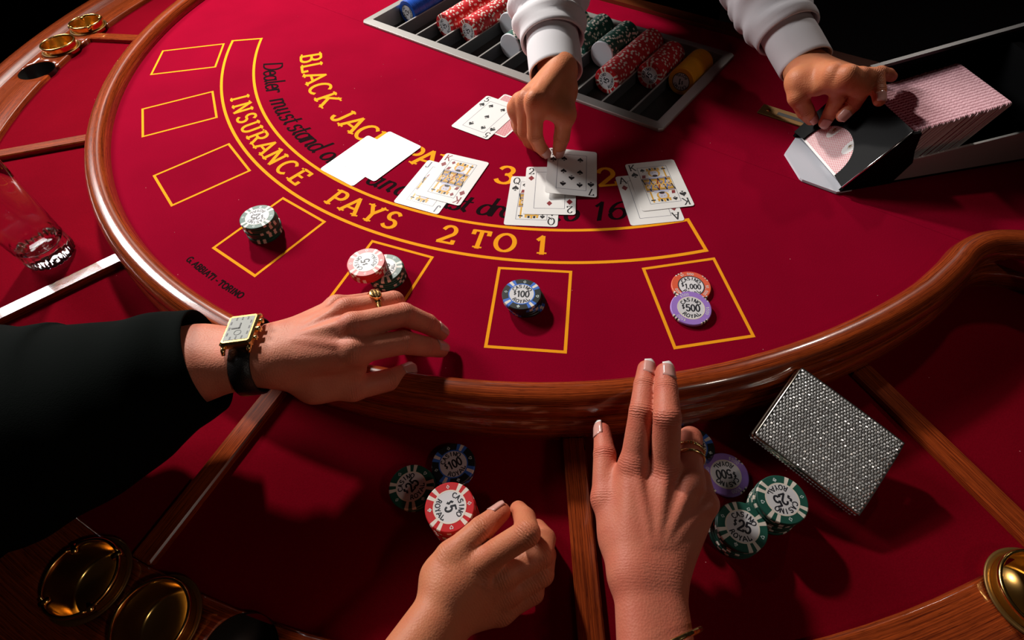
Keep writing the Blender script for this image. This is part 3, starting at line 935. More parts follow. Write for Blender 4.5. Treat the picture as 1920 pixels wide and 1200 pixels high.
stack('green', (1392, 987), 0, OUT, 7, '$25', R_(-28), 'green 25 dollar chip topping the stack next to the wrist of the raised hand', 'green chip in the stack next to the wrist of the raised hand', 'green stack by the wrist')
stack('green', (1467, 936), 0, OUT, 10, '$25', R_(190), 'green 25 dollar chip topping the stack beside the glittering purse', 'green chip in the stack beside the glittering purse', 'green stack by the purse')

# ------------------------------------------------------------------ chip tray and its columns of chips
tray = thing('chip_tray', 'long silver chip tray with slots sunk in front of the dealer', 'tray', tuple(tw(5, -98, -26)), TROT)
FN = lambda x, y, z: tw(x, y, z)
FW = 12.0
m = MB()
for zc, ins, b in ((0, 0, 0),):
    o_ = [(TX0, TY0), (TX1, TY0), (TX1, TY1), (TX0, TY1)]
def frame_ring(pts_z):
    vs = []
    for ins, z in pts_z:
        c = 5 if ins < FW - 1 else 1.5
        x0, x1, y0, y1 = TX0 + ins, TX1 - ins, TY0 + ins, TY1 - ins
        vs += [tw(x0 + c, y0, z), tw(x1 - c, y0, z), tw(x1, y0 + c, z), tw(x1, y1 - c, z), tw(x1 - c, y1, z), tw(x0 + c, y1, z), tw(x0, y1 - c, z), tw(x0, y0 + c, z)]
    fs = []
    for k in range(len(pts_z) - 1):
        for i in range(8):
            j = (i + 1) % 8
            fs.append((k * 8 + i, k * 8 + j, k * 8 + 8 + j, k * 8 + 8 + i))
    return vs, fs
vs, fs = frame_ring([(.6, -24), (.6, .4), (-3, .5), (-3, 3.2), (-2, 4.4), (FW - .5, 5.0), (FW, 4.2), (FW + .6, -24)])
m.add(vs, fs)
m.build('frame', MATS['tray_metal'], tray)
m = MB(); m.box(TX0 + .8, TX1 - .8, TY0 + .8, TY1 - .8, -26, -23, fn=FN); m.build('tray_floor', MATS['tray_floor'], tray)
SX0, SX1 = TX0 + FW, TX1 - FW
SLW = (SX1 - SX0) / 12
for k in range(1, 12):
    x = SX0 + SLW * k
    m = MB(); m.prism([(x - 1.2, -23), (x + 1.2, -23), (x + .7, -3.5), (x - .7, -3.5)], TY0 + FW + .7, TY1 - FW - .7, fn=lambda a, b, c: tw(a, c, b))
    dv_ = m.build('slot_divider', MATS['tray_wall'], tray)
    m = MB(); m.box(x - 1.3, x + 1.3, TY0 + FW + .7, TY1 - FW - .7, -3.5, -2.6, fn=FN); m.build('divider_edge', MATS['tray_metal'], dv_)
TCHIP = 3.3
def column(slot, y0, y1, kind, cap, face, what, label_end, rz):
    x = SX0 + SLW * (slot + .5)
    n = int((y1 - y0) / TCHIP)
    zc = -23 + CHR + .05
    for i in range(n):
        k = cap if (i == 0 and cap) else kind
        p = tw(x + rng.uniform(-.35, .35), y0 + i * TCHIP + CHT, zc + rng.uniform(0, .3))
        # chip axis (its +z, the printed face) points from the dealer to the players
        rot = (Matrix.Rotation(TROT, 4, 'Z') @ Matrix.Rotation(PI / 2, 4, 'X') @ Matrix.Rotation(rz if i == 0 else rng.uniform(0, 6.28), 4, 'Z')).to_euler()
        chip(k, p, 0, label_end if i == 0 else what, 'chips standing in tray: ' + what, face if i == 0 else None, rot=rot)
YB = TY1 - FW - 2
column(0, -140, YB, 'blue', None, '$2', 'plain blue chip in the tray column of blue chips', 'plain blue chip that ends the blue column in the tray', R_(90))
column(2, -142, YB, 'red', None, '$5', 'red chip in the tray column nearest the blue one', 'red 5 dollar chip that ends the tray column nearest the blue one', R_(80))
column(3, -134, YB, 'red', None, '$5', 'red chip in the tray column next to the white ended ones', 'red 5 dollar chip that ends the tray column next to the white ended ones', R_(85))
column(4, -80, YB, 'green', 'white', None, 'green chip in the tray column ended by a recessed white disc', 'blank white disc set back in the tray beside the cuffed wrist', 0)
column(5, -138, YB, 'green', 'white', None, 'green chip in the tray column ended by a forward white disc', 'blank white disc standing forward in the tray beside the cuffed wrist', 0)
column(6, -80, YB, 'green', None, '$25', 'green chip in the tray column under the reaching arm', 'green chip that ends the tray column under the reaching arm', R_(40))
column(7, -86, YB, 'green', None, '$25', 'green chip in the bright tray column past the reaching arm', 'green chip that ends the bright tray column past the reaching arm', R_(200))
column(8, -80, YB, 'green', 'white', None, 'green chip in the tray column in shadow behind a grey disc', 'blank disc in shadow next to the red columns of the tray', 0)
column(9, -141, YB, 'red', None, '$5', 'red chip in the longer red tray column on the shoe\'s side', 'red 5 dollar chip that ends the longer red tray column on the shoe\'s side', R_(75))
column(10, -94, YB - 22, 'red', None, '$5', 'red chip in the tray column next to the yellow chips', 'red 5 dollar chip that ends the tray column next to the yellow chips', R_(60))
column(11, -84, YB - 20, 'yellow', None, '$1', 'plain yellow chip in the end column of the tray', 'plain yellow 1 dollar chip that ends the yellow column of the tray', R_(180))

# ------------------------------------------------------------------ playing cards
CW, CH, CT = 63.5, 88.9, .32
def card_outline(w=CW, h=CH, r=3.6, n=5):
    p = []
    for cx, cy, a0 in ((w / 2 - r, h / 2 - r, 0), (-w / 2 + r, h / 2 - r, 90), (-w / 2 + r, -h / 2 + r, 180), (w / 2 - r, -h / 2 + r, 270)):
        for i in range(n + 1):
            a = R_(a0 + 90 * i / n)
            p.append((cx + r * math.cos(a), cy + r * math.sin(a)))
    return p
m = MB(); m.prism(card_outline(), 0, CT); CARD_ME = m.mesh('card', MATS['card_white'])
PIPS = {'2': [(0, 27), (0, -27)], '5': [(-13, 27), (13, 27), (0, 0), (-13, -27), (13, -27)], '7': [(-13, 27), (13, 27), (-13, 0), (13, 0), (0, -13.5), (-13, -27), (13, -27)], 'A': [(0, 0)],
        '8': [(-13, 27), (13, 27), (-13, 0), (13, 0), (0, -13.5), (0, 13.5), (-13, -27), (13, -27)]}
def card(rank, su, xy, deg, z, label, ink, tilt=None, index_ink=None, line='card_line', matrix=None):
    o = bpy.data.objects.new('playing_card', CARD_ME)
    COL.objects.link(o)
    if matrix is not None:
        o.matrix_world = matrix
    else:
        o.location = (xy[0] * S, xy[1] * S, z * S)
        o.rotation_euler = (tilt[0] if tilt else 0, tilt[1] if tilt else 0, R_(deg))
    tag(o, label, 'playing card')
    def part(name, mb, mats):
        c = bpy.data.objects.new(name, mb.mesh(name, mats)); COL.objects.link(c); c.parent = o
    zt = CT + .03
    if rank is None:
        return o
    for sgn in (1, -1):
        m = MB()
        q, wd = glyph_quads(rank, 11.6, .145, thin=.5, serif=.11 if rank in 'KJA' else 0, xs=.78)
        put_text(m, q, lambda x, y, zz: (sgn * (-CW / 2 + 3.6 + x), sgn * (CH / 2 - 14.6 + y), zz), zt)
        part('index', m, MATS[index_ink or ink])
        if su:
            m = MB()
            put_poly(m, suit(su, 10.2), lambda x, y, zz: (sgn * (-CW / 2 + 7.4 + x), sgn * (CH / 2 - 22.6 + y), zz), zt)
            part('corner_pip', m, MATS[ink])
    fx, fy = 18.5, 34.0
    m = MB()
    for x0, x1, y0, y1 in ((-fx, fx, fy - .25, fy + .25), (-fx, fx, -fy - .25, -fy + .25), (-fx - .25, -fx + .25, -fy, fy), (fx - .25, fx + .25, -fy, fy)):
        m.add([(x0, y0, zt), (x1, y0, zt), (x1, y1, zt), (x0, y1, zt)], [(0, 1, 2, 3)])
    part('frame_line', m, MATS[line])
    if rank in PIPS and su:
        for px, py in PIPS[rank]:
            sg = 1 if py > -1 else -1
            m = MB()
            put_poly(m, suit(su, 9.2), lambda x, y, zz: (px * .8 + sg * x, py * .92 + sg * y, zz), zt)
            part('pip', m, MATS[ink])
    elif rank in 'KQJ':
        court(part, su, ink, rank)
    return o
def court(part, su, ink, rank):
    """two-headed court figure, built of flat printed patches"""
    zt = CT + .03
    cols = ['card_gold', 'card_blue', 'card_black', 'card_lilac', 'card_red']
    rg = random.Random(ord(rank) + len(su or ''))
    for sgn in (1, -1):
        m = MB()
        def quad(x0, x1, y0, y1, k, z=0.0, skx=0.0):
            m.add([(sgn * (x0), sgn * y0, zt + z), (sgn * x1, sgn * y0, zt + z), (sgn * (x1 + skx), sgn * y1, zt + z), (sgn * (x0 + skx), sgn * y1, zt + z)], [(0, 1, 2, 3)], k)
        def disc(cx, cy, r, k, z, ry=None):
            n = 16; ry = ry or r
            m.add([(sgn * (cx + r * math.cos(2 * PI * i / n)), sgn * (cy + ry * math.sin(2 * PI * i / n)), zt + z) for i in range(n)], [tuple(range(n))], k)
        # robe
        quad(-17.5, 17.5, .2, 13, 0, .0)
        for i in range(7):
            x = -16.5 + i * 4.9
            quad(x, x + 1.6, .4, 12, (2, 1, 2, 4, 2, 1, 2)[i], .02, skx=(3.2 if i % 2 else -2.4))
        for i in range(4):
            disc(-13 + i * 8.6, 4.2, 2.3, 3 if i % 2 else 1, .03); disc(-13 + i * 8.6, 4.2, 1.1, 0, .04)
        quad(-17.5, 17.5, 10.8, 12.2, 1, .045)
        quad(-17.5, 17.5, 8.6, 9.4, 2, .045)
        # collar, hair, face, crown
        quad(-9, 9, 12, 15.5, 3, .05)
        disc(0, 21, 7.6, 0, .05, 7.2)
        disc(0, 20.8, 5.2, 3, .06, 6.2)
        quad(-2.4, -1.0, 21.6, 22.3, 2, .07); quad(1.0, 2.4, 21.6, 22.3, 2, .07); quad(-1.2, 1.2, 17.4, 18, 4, .07)
        disc(0, 16.2, 3.2, 2 if rank == 'K' else 0, .065, 2.2)
        for i in range(5):
            quad(-8 + i * 3.4, -5.4 + i * 3.4, 27, 32 - abs(i - 2) * .6, 0 if i % 2 == 0 else 2, .07)
        quad(-8.4, 8.4, 25.6, 27.4, 0, .075)
        quad(12.5, 14.5, 12, 32, 0, .05); quad(10.8, 16.2, 27, 29, 2, .06)
        quad(-16.8, -12.6, 13.6, 19, 4, .05, skx=1.2)
        part('court_figure', m, [MATS[c] for c in cols])
        if su:
            m = MB(); put_poly(m, suit(su, 7.0), lambda x, y, zz: (sgn * (-13 + x), sgn * (28.5 + y), zz), zt + .08)
            part('pip', m, MATS[ink])
Z0 = .25
def mid(px_tl, px_br):
    return (at(*px_tl, 0) + at(*px_br, 0)) / 2
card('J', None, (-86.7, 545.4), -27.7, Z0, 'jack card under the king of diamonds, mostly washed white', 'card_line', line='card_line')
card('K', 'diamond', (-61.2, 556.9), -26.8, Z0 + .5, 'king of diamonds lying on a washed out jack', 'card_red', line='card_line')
card('8', None, (-185.6, 611.8), -40.5, Z0, 'eight card, index paled for glare, under the blank white card', 'card_glare_grey', line='card_glare_grey')  # ink paled and pips left off in place of glare
card(None, None, (-156.8, 616.9), -41.6, Z0 + .5, 'white card left blank for glare, lying on the paled eight', None)  # print left off: glare over the face drawn as plain white
card('Q', 'spade', (37.9, 502.9), -9.9, Z0, 'queen of spades under the two of diamonds', 'card_black')
c2 = mid((988.5, 312.8), (1078.1, 405.5))
card('2', 'diamond', c2[:2], -8.0, Z0 + .5, 'two of diamonds between the queen of spades and the held seven', 'card_red', index_ink='card_black')
card('A', 'diamond', (176.6, 491.1), 1.6, Z0, 'ace of diamonds under the king of spades', 'card_red', index_ink='card_black')
card('K', 'spade', (193.6, 513.6), 2.4, Z0 + .5, 'king of spades lying on the ace of diamonds', 'card_black')
card('5', 'spade', (-12.0, 687.2), -37.5, Z0 + .5, 'five of spades lying on a face-down card', 'card_black')
# face-down card under the five
def back_panel(o, z):
    m = MB()
    pts = card_outline(CW - 5, CH - 5, 2.6)
    m.add([(x, y, z) for x, y in pts], [tuple(range(len(pts)))])
    c = bpy.data.objects.new('back_print', m.mesh('back_print', MATS['card_back'])); COL.objects.link(c); c.parent = o
    m = MB()
    for sg in (1, -1):
        n = 20
        m.add([(11 * math.cos(2 * PI * i / n), sg * 17 + 6 * math.sin(2 * PI * i / n), z + .02) for i in range(n)], [tuple(range(n))])
    e = bpy.data.objects.new('back_oval', m.mesh('back_oval', MATS['card_white'])); COL.objects.link(e); e.parent = o
    m = MB()
    for sg in (1, -1):
        for k in range(7):
            a = R_(25 + k * 22)
            m.add([(.6 * math.cos(a + 1.57), sg * 17 - 2 + .6 * math.sin(a + 1.57), z + .04), (5.2 * math.cos(a), sg * 17 - 2 + 5.2 * math.sin(a), z + .04), (.6 * math.cos(a - 1.57), sg * 17 - 2 + .6 * math.sin(a - 1.57), z + .04)], [(0, 1, 2)], k % 2)
    e = bpy.data.objects.new('back_emblem', m.mesh('back_emblem', [MATS['card_black'], MATS['card_gold']])); COL.objects.link(e); e.parent = o
fd = at(876 + 31, 226 - 6, 0)
p5 = np.array([-12.0, 687.2]); off = at(945, 178, 0)[:2] - at(913.4, 181.5, 0)[:2]
fdc = card(None, None, p5 + off, -38.5, Z0, 'face-down card with red lattice back under the five of spades', None)
back_panel(fdc, CT + .03)
card('7', 'spade', (90.5, 546.5), -9.1, 4.3, 'seven of spades held down by the dealer\'s fingertips', 'card_black', tilt=(0, .095))

# ------------------------------------------------------------------ dealing shoe
SV = np.array([.668, .744]); WV = np.array([-.744, .668]); SF = np.array([530.0, -204.0])
def sh(s, w, z):
    q = SF + SV * s + WV * w
    return tw(q[0], q[1], z)
shoe = thing('card_shoe', 'black card dealing shoe with clear sides and white front lip', 'card shoe', tuple(sh(120, 52, 0)), TROT)
def shoe_part(name, polys, mat, parent=None):
    """polys: list of (polygon in (s, z), w0, w1)"""
    m = MB()
    for poly, w0, w1 in polys:
        m.prism(poly, w0, w1, fn=lambda a, b, c: sh(a, c, b))
    return m.build(name, MATS[mat], parent or shoe)
m = MB(); m.prism([(-33, 26), (-34, 30), (-29, 78), (4, 109), (14, 110), (14, -4), (-6, -4)], .1, 3.0, fn=lambda a, b, c: sh(a, b, c))
m.build('front_lip', MATS['shoe_white'], shoe)
m = MB(); m.prism([(8, 108), (330, 108), (330, -4), (8, -4)], 3.05, 6, fn=lambda a, b, c: sh(a, b, c)); m.build('base_plate', MATS['shoe_black'], shoe)
# cheeks of the nose and the slanted face with its arched finger opening
shoe_part('nose_cheek', [([(-2, 3.1), (62, 3.1), (74, 30), (66, 48), (60, 72), (50, 72), (2, 12)], -5, -1)], 'shoe_black')
shoe_part('nose_cheek', [([(-2, 3.1), (62, 3.1), (74, 30), (66, 58), (60, 82), (50, 76), (2, 12)], 105, 109)], 'shoe_black')
def face(a, w, lift=0.0):
    """point on the slanted face: a mm up the slope from the lip"""
    d = np.array([50.0, 64.0]); d /= np.linalg.norm(d); nn = np.array([-d[1], d[0]])
    q = np.array([-1.0, 8.0]) + d * a + nn * lift
    return sh(q[0], w, q[1])
m = MB()
# outer edge and arch of the face plate
arch = []
for i in range(25):
    t = PI * i / 24
    arch.append((2 + 40 * math.sin(t) ** .8, 52 - 37 * math.cos(t)))
outer = [(0, -4), (84, -4), (84, 108), (0, 108)]
top = [(a, w) for a, w in arch]
ring_o = []
for i in range(25):
    f = i / 24
    L_ = [(0, -4), (84, -4), (84, 108), (0, 108)]
    seg = f * 3
    k = min(2, int(seg)); q = seg - k
    ring_o.append((L_[k][0] * (1 - q) + L_[k + 1][0] * q, L_[k][1] * (1 - q) + L_[k + 1][1] * q))
vs = [face(a, w, 3.2) for a, w in ring_o] + [face(a, w, 3.2) for a, w in arch] + [face(a, w, .6) for a, w in ring_o] + [face(a, w, .6) for a, w in arch]
fs = []
for i in range(24):
    fs += [(i, i + 1, 25 + i + 1, 25 + i), (50 + i + 1, 50 + i, 75 + i, 75 + i + 1), (25 + i, 25 + i + 1, 75 + i + 1, 75 + i), (50 + i, 50 + i + 1, i + 1, i)]
m.add(vs, fs)
m.build('face_plate', MATS['shoe_black'], shoe)
m = MB(); m.tube([face(0, -5, 3), face(40, -5, 3.4), face(82, -5, 3.4)], 1.2, 8); m.build('edge_strip', MATS['steel'], shoe)
m = MB(); m.tube([face(20, 104, 4.6), face(30, 88, 5.2), face(34, 76, 4.8)], 1.0, 8); m.build('spring_wire', MATS['steel'], shoe)
# long sides and back
shoe_part('side_panel', [([(62, 6.1), (330, 6.1), (330, 62), (74, 34)], -4, -1)], 'shoe_acrylic')
shoe_part('side_panel', [([(66, 6.1), (330, 6.1), (330, 122), (66, 84)], 105, 108)], 'shoe_black')
shoe_part('side_rim', [([(62, 84), (330, 122), (330, 126), (62, 88)], 103.5, 109.5)], 'shoe_grey')
shoe_part('back_ramp', [([(196, 6.1), (330, 6.1), (330, 40), (236, 100), (225, 100)], 0, 104.4)], 'shoe_black')
# the card being drawn, lying on the slanted face
def frame_m(o, x, y):
    x = x / np.linalg.norm(x); y = y - x * np.dot(x, y); y /= np.linalg.norm(y); z = np.cross(x, y)
    return Matrix(((x[0], y[0], z[0], o[0] * S), (x[1], y[1], z[1], o[1] * S), (x[2], y[2], z[2], o[2] * S), (0, 0, 0, 1)))
cx = face(0, 0) ; xv = face(0, 1) - face(0, 0); yv = face(1, 0) - face(0, 0)
# card seen from above: its long side runs across the shoe
M = frame_m(face(33, 52, .05), yv, -xv * -1.0)
drawn = card(None, None, None, 0, 0, 'lattice backed card showing through the arched mouth of the shoe', None, matrix=frame_m(face(33, 52, .05), -yv, -xv))
back_panel(drawn, CT + .03)
# the cards waiting in the shoe, leaning back on each other: edges far thinner than can be told apart
LEAN = R_(58)
NC = 66
m = MB()
OL = card_outline(CH, CW, 3.2, 3)
up = np.array([math.cos(LEAN), math.sin(LEAN)]); nrm = np.array([-up[1], up[0]])
for i in range(NC):
    f = i / (NC - 1)
    c_ = np.array([12 + f * 124, 8.2 + 21 * f + (.5, .2, -.2)[i % 3] + rng.uniform(-.25, .25)]) + up * (CW / 2)
    dw = 51 + rng.uniform(-.9, .9)
    m.prism(OL, 0, 1.3, fn=lambda x, y, z: sh(c_[0] + up[0] * y + nrm[0] * z, dw + x, c_[1] + up[1] * y + nrm[1] * z))
stripe_back('card_back_strip', sh(0, 1, 0) - sh(0, 0, 0), .0044, (.30, .02, .05), (.72, .34, .40))
me = m.mesh('card_pack', [MATS['card_white'], MATS['card_back_strip']])
nw = sh(nrm[0], 0, nrm[1]) - sh(0, 0, 0); uw = sh(up[0], 0, up[1]) - sh(0, 0, 0)
for po in me.polygons:
    if abs(np.dot(np.array(po.normal), nw)) > .9 or abs(np.dot(np.array(po.normal), uw)) > .8: po.material_index = 1
o = bpy.data.objects.new('card_pack', me); COL.objects.link(o)
tag(o, 'pack of red backed cards leaning inside the shoe', 'card pack', kind='stuff')

# ------------------------------------------------------------------ crystal tumbler
gb = tw(-248.5, -825.4, OUT)
m = MB()
NF = 22
def cutg(q, a, r, z):
    zz = z - OUT
    k = 0
    if r > 26 and 3 < zz < 66:
        k = 2.6 * (1 - abs(math.sin(a * NF / 2))) * min(1, (66 - zz) / 26) * min(1, (zz - 3) / 5)
    dz = 0
    if zz < 2 and 3 < r < 27: dz = 2.4 * abs(math.sin(a * NF / 2)) * min(1, (27 - r) / 5)
    s = (r - k) / r if r > .5 else 1
    return (gb[0] + (q[0] - gb[0]) * s, gb[1] + (q[1] - gb[1]) * s, q[2] + dz)
prof = [(.3, .3), (8, .3), (20, .3), (26.5, .8), (29.2, 3.5), (30, 8), (30.2, 14), (30.3, 20), (30.5, 30), (30.7, 40), (31.1, 50), (31.4, 58), (31.8, 66), (32.5, 80), (34, 110), (35.6, 139), (35.4, 140.6), (34.6, 140.9), (33.9, 140), (32.2, 110), (30.8, 80), (29.4, 55), (28, 35), (25, 27), (18, 22.5), (8, 20.8), (.3, 20.5)]
m.lathe(prof, 176, c=tuple(gb), fn=cutg)
for i_, f_ in enumerate(m.f):
    zc_ = sum(m.v[q][2] for q in f_) / 4 - OUT
    if zc_ < 64 and math.hypot(m.v[f_[0]][0] - gb[0], m.v[f_[0]][1] - gb[1]) > 26.4 and zc_ > 2: m.sm[i_] = False
gl = m.build('crystal_tumbler', MATS['glass'])
tag(gl, 'empty cut crystal highball glass standing on the red felt', 'glass')

# ------------------------------------------------------------------ brass ashtrays and cup holders in the drinks rail
def brass_cup(deg, r, notches, name, label, group=None):
    c = pol(r, deg, 0)
    zt = RAIL_T + 13
    t = thing(name, label, 'ashtray' if notches else 'cup holder', (c[0], c[1], RAIL_T - 26), R_(deg))
    m = MB()
    def fn(q, a, rr, z):
        if notches and rr > 28 and z > zt - 9:
            d = min(abs(((a - R_(35 + 90 * k) + PI) % (2 * PI)) - PI) for k in range(4))
            k = smoothstep(1 - d / .12)
            return (q[0], q[1], z - 5.5 * k if z > zt - 4 else z - 1 * k)
        return q
    m.lathe([(.3, RAIL_T - 26), (27.5, RAIL_T - 26), (30.0, RAIL_T - 24), (30.4, RAIL_T - .5), (30.4, zt - 6), (31.4, zt - 3), (31.4, zt - 1), (30.4, zt), (29.2, zt), (28.4, zt - 1.5), (28.2, zt - 6), (27.8, RAIL_T - 20), (25, RAIL_T - 23.4), (.3, RAIL_T - 23.5)], 96, c=(c[0], c[1], 0), fn=fn)
    m.build('bowl', MATS['brass'], t)
    m = MB(); m.lathe([(31.5, RAIL_T + .05), (34.6, RAIL_T + .05), (34.9, RAIL_T + .7), (33.8, RAIL_T + 1.6), (31.8, RAIL_T + 1.6), (30.5, RAIL_T + .8)], 64, c=(c[0], c[1], 0)); m.build('flange', MATS['brass_dull'], t)
    if notches:
        for k in range(4):
            a = R_(35 + 90 * k)
            e = np.array([math.cos(a), math.sin(a)])
            m = MB()
            m.tube([np.r_[c[:2] + e * 24.5, zt - 4.5], np.r_[c[:2] + e * 32.5, zt - 4.5]], [3.3, 3.3], 10)
            m.build('cigarette_rest', MATS['brass'], t)
    return t
brass_cup(11.5, 926, True, 'ashtray', 'round brass ashtray with cigarette notches near the black sleeve')
brass_cup(16.4, 926, False, 'cup_holder', 'plain round brass cup beside the ashtray near the black sleeve')
brass_cup(-64.6, 926, True, 'ashtray', 'brass ashtray with notches in the far rail beyond the glass')
brass_cup(-59.4, 926, False, 'cup_holder', 'plain brass cup in the far rail beyond the glass')
brass_cup(60.3, 922, False, 'cup_holder', 'plain brass cup in the rail beyond the glittering purse')

# ------------------------------------------------------------------ rhinestone purse leaning on the rail
q1, q2, q3, q4 = at(1516, 697, 20), at(1409, 806, 3), at(1604, 962, -24), at(1711, 836, -8)
ctr = (q1 + q2 + q3 + q4) / 4
ex = ((q4 - q1) + (q3 - q2)) / 2; LX = np.linalg.norm(ex); ex /= LX
ey = ((q1 - q2) + (q4 - q3)) / 2; ey -= ex * np.dot(ex, ey); LY = np.linalg.norm(ey); ey /= LY
ez = np.cross(ex, ey)
if ez[2] < 0: ez = -ez
def pu(x, y, z):
    return ctr + ex * x + ey * y + ez * z
purse = thing('evening_purse', 'small boxy evening purse covered in clear rhinestones, leaning on the rail', 'purse', tuple(pu(0, 0, -18)), 0)
TH = 17.0
def crown(x, y):
    return 0.0 - 2.5 * ((2 * x / LX) ** 4 + (2 * y / LY) ** 4) / 2
m = MB()
nx, ny = 12, 12
for sg, zz in ((1, 0), (-1, -TH)):
    vs = [pu((i / nx - .5) * LX, (j / ny - .5) * LY, zz + sg * crown((i / nx - .5) * LX, (j / ny - .5) * LY)) for j in range(ny + 1) for i in range(nx + 1)]
    fs = [(j * (nx + 1) + i, j * (nx + 1) + i + 1, (j + 1) * (nx + 1) + i + 1, (j + 1) * (nx + 1) + i) for j in range(ny) for i in range(nx)]
    if sg < 0: fs = [f[::-1] for f in fs]
    m.add(vs, fs, 0, True)
m.build('shell', MATS['purse_lining'], purse)
m = MB()
def rr(ins, z, r=4, n=4):
    return [pu(x, y, z) for x, y in card_outline(LX - 2 * ins, LY - 2 * ins, r, n)]
m.sweep([rr(.2, -2.6), rr(-.8, -3.4), rr(-.8, -7.0), rr(.4, -7.6), rr(.4, -9.4), rr(-.8, -10), rr(-.8, -13.6), rr(.2, -14.4)], cap=False)
m.build('metal_frame', MATS['purse_frame'], purse)
# stones: six-sided cut crystals, too many and too small to part singly
m = MB()
pit = 3.0
row = 0
y = -LY / 2 + 1.8
while y < LY / 2 - 1.2:
    x = -LX / 2 + 1.8 + (row % 2) * pit / 2
    while x < LX / 2 - 1.2:
        z = crown(x, y)
        tx, ty = rng.uniform(-.3, .3), rng.uniform(-.3, .3)
        r0, r1 = 1.42, .72
        vs = [pu(x + r0 * math.cos(k * PI / 3), y + r0 * math.sin(k * PI / 3), z - .1) for k in range(6)]
        vs += [pu(x + r1 * math.cos(k * PI / 3 + .2), y + r1 * math.sin(k * PI / 3 + .2), z + .85 + tx * math.cos(k * PI / 3) * 1.5 + ty * math.sin(k * PI / 3) * 1.5) for k in range(6)]
        m.add(vs, [(k, (k + 1) % 6, 6 + (k + 1) % 6, 6 + k) for k in range(6)] + [tuple(range(6, 12))])
        x += pit
    y += pit * .866
    row += 1
# stones along the front edge
for zrow in (-4.6, -12):
    x = -LX / 2 + 2
    while x < LX / 2 - 1:
        vs = [pu(x + 1.3 * math.cos(k * PI / 3), -LY / 2 - .9, zrow + 1.3 * math.sin(k * PI / 3)) for k in range(6)] + [pu(x + .6 * math.cos(k * PI / 3), -LY / 2 - 1.7, zrow + .6 * math.sin(k * PI / 3)) for k in range(6)]
        m.add(vs, [(k, (k + 1) % 6, 6 + (k + 1) % 6, 6 + k) for k in range(6)] + [tuple(range(6, 12))])
        x += 2.9
m.build('rhinestones', MATS['crystal'], purse, kind='stuff')

# ------------------------------------------------------------------ bodies: smooth blend of tapered limbs, meshed as one skin
def smin(a, b, k):
    h = np.maximum(k - np.abs(a - b), 0) / k
    return np.minimum(a, b) - h * h * k * .25
class Field:
    def __init__(self, lo, hi, vx):
        self.lo = np.array(lo, float); self.vx = vx
        self.n = np.ceil((np.array(hi) - self.lo) / vx).astype(int) + 1
        self.ax = [self.lo[i] + vx * np.arange(self.n[i]) for i in range(3)]
    def empty(self):
        return np.full(self.n, 60.0, np.float32)
    def cone(self, D, a, b, ra, rb, k, flat=None):
        """blend a tapered capsule into D; flat = (direction, factor) squashes it along a direction"""
        a = np.array(a, float); b = np.array(b, float)
        mg = max(ra, rb) + k + 4
        if flat is not None: mg += max(ra, rb)
        i0 = np.maximum(np.floor((np.minimum(a, b) - mg - self.lo) / self.vx).astype(int), 0)
        i1 = np.minimum(np.ceil((np.maximum(a, b) + mg - self.lo) / self.vx).astype(int) + 1, self.n)
        if np.any(i1 <= i0): return
        sl = tuple(slice(i0[i], i1[i]) for i in range(3))
        X = np.stack(np.meshgrid(*[self.ax[i][sl[i]] for i in range(3)], indexing='ij'), -1).astype(np.float32)
        ba = b - a; l2 = float(ba @ ba) + 1e-9
        pa = X - a.astype(np.float32)
        t = np.clip((pa @ ba.astype(np.float32)) / l2, 0, 1)
        dv = pa - t[..., None] * ba.astype(np.float32)
        if flat is not None:
            fd, fk = flat
            fd = np.array(fd, float) / np.linalg.norm(fd)
            c = dv @ fd.astype(np.float32)
            dv = dv + ((1 / fk - 1) * c)[..., None] * fd.astype(np.float32)
        d = np.linalg.norm(dv, axis=-1) - (ra + (rb - ra) * t)
        D[sl] = smin(D[sl], d.astype(np.float32), k)
    def mesh(self, D):
        """surface nets"""
        ins = D < 0
        n = self.n
        c = [(i, j, k) for i in (0, 1) for j in (0, 1) for k in (0, 1)]
        def sh_(A, o): return A[o[0]:o[0] + n[0] - 1, o[1]:o[1] + n[1] - 1, o[2]:o[2] + n[2] - 1]
        cnt = sum(sh_(ins, o).astype(np.int8) for o in c)
        act = (cnt > 0) & (cnt < 8)
        ijk = np.argwhere(act)
        idx = -np.ones(act.shape, np.int64); idx[act] = np.arange(len(ijk))
        V = np.zeros((len(ijk), 3)); W = np.zeros(len(ijk))
        vals = {o: D[ijk[:, 0] + o[0], ijk[:, 1] + o[1], ijk[:, 2] + o[2]] for o in c}
        for o in c:
            for ax in range(3):
                if o[ax] == 0:
                    q = list(o); q[ax] = 1; q = tuple(q)
                    v0, v1 = vals[o], vals[q]
                    cr_ = (v0 < 0) != (v1 < 0)
                    t = np.where(cr_, v0 / np.where(v0 == v1, 1, v0 - v1), 0)
                    p = np.zeros((len(ijk), 3)); p += np.array(o)
                    p[:, ax] = t
                    V += p * cr_[:, None]; W += cr_
        V = (ijk + V / W[:, None]) * self.vx + self.lo
        F = []
        for ax in range(3):
            a1, a2 = (ax + 1) % 3, (ax + 2) % 3
            s0 = [slice(None)] * 3; s1 = [slice(None)] * 3
            s0[ax] = slice(0, n[ax] - 1); s1[ax] = slice(1, n[ax])
            A, B = ins[tuple(s0)], ins[tuple(s1)]
            e = np.argwhere(A != B)
            ok = (e[:, a1] > 0) & (e[:, a2] > 0) & (e[:, a1] < n[a1] - 1) & (e[:, a2] < n[a2] - 1)
            e = e[ok]
            flip = A[tuple(e.T)]
            def cell(d1, d2):
                q = e.copy(); q[:, a1] -= d1; q[:, a2] -= d2
                return idx[tuple(q.T)]
            q = np.stack([cell(1, 1), cell(0, 1), cell(0, 0), cell(1, 0)], 1)
            q[~flip] = q[~flip][:, ::-1]
            F.append(q)
        return V, np.concatenate(F)
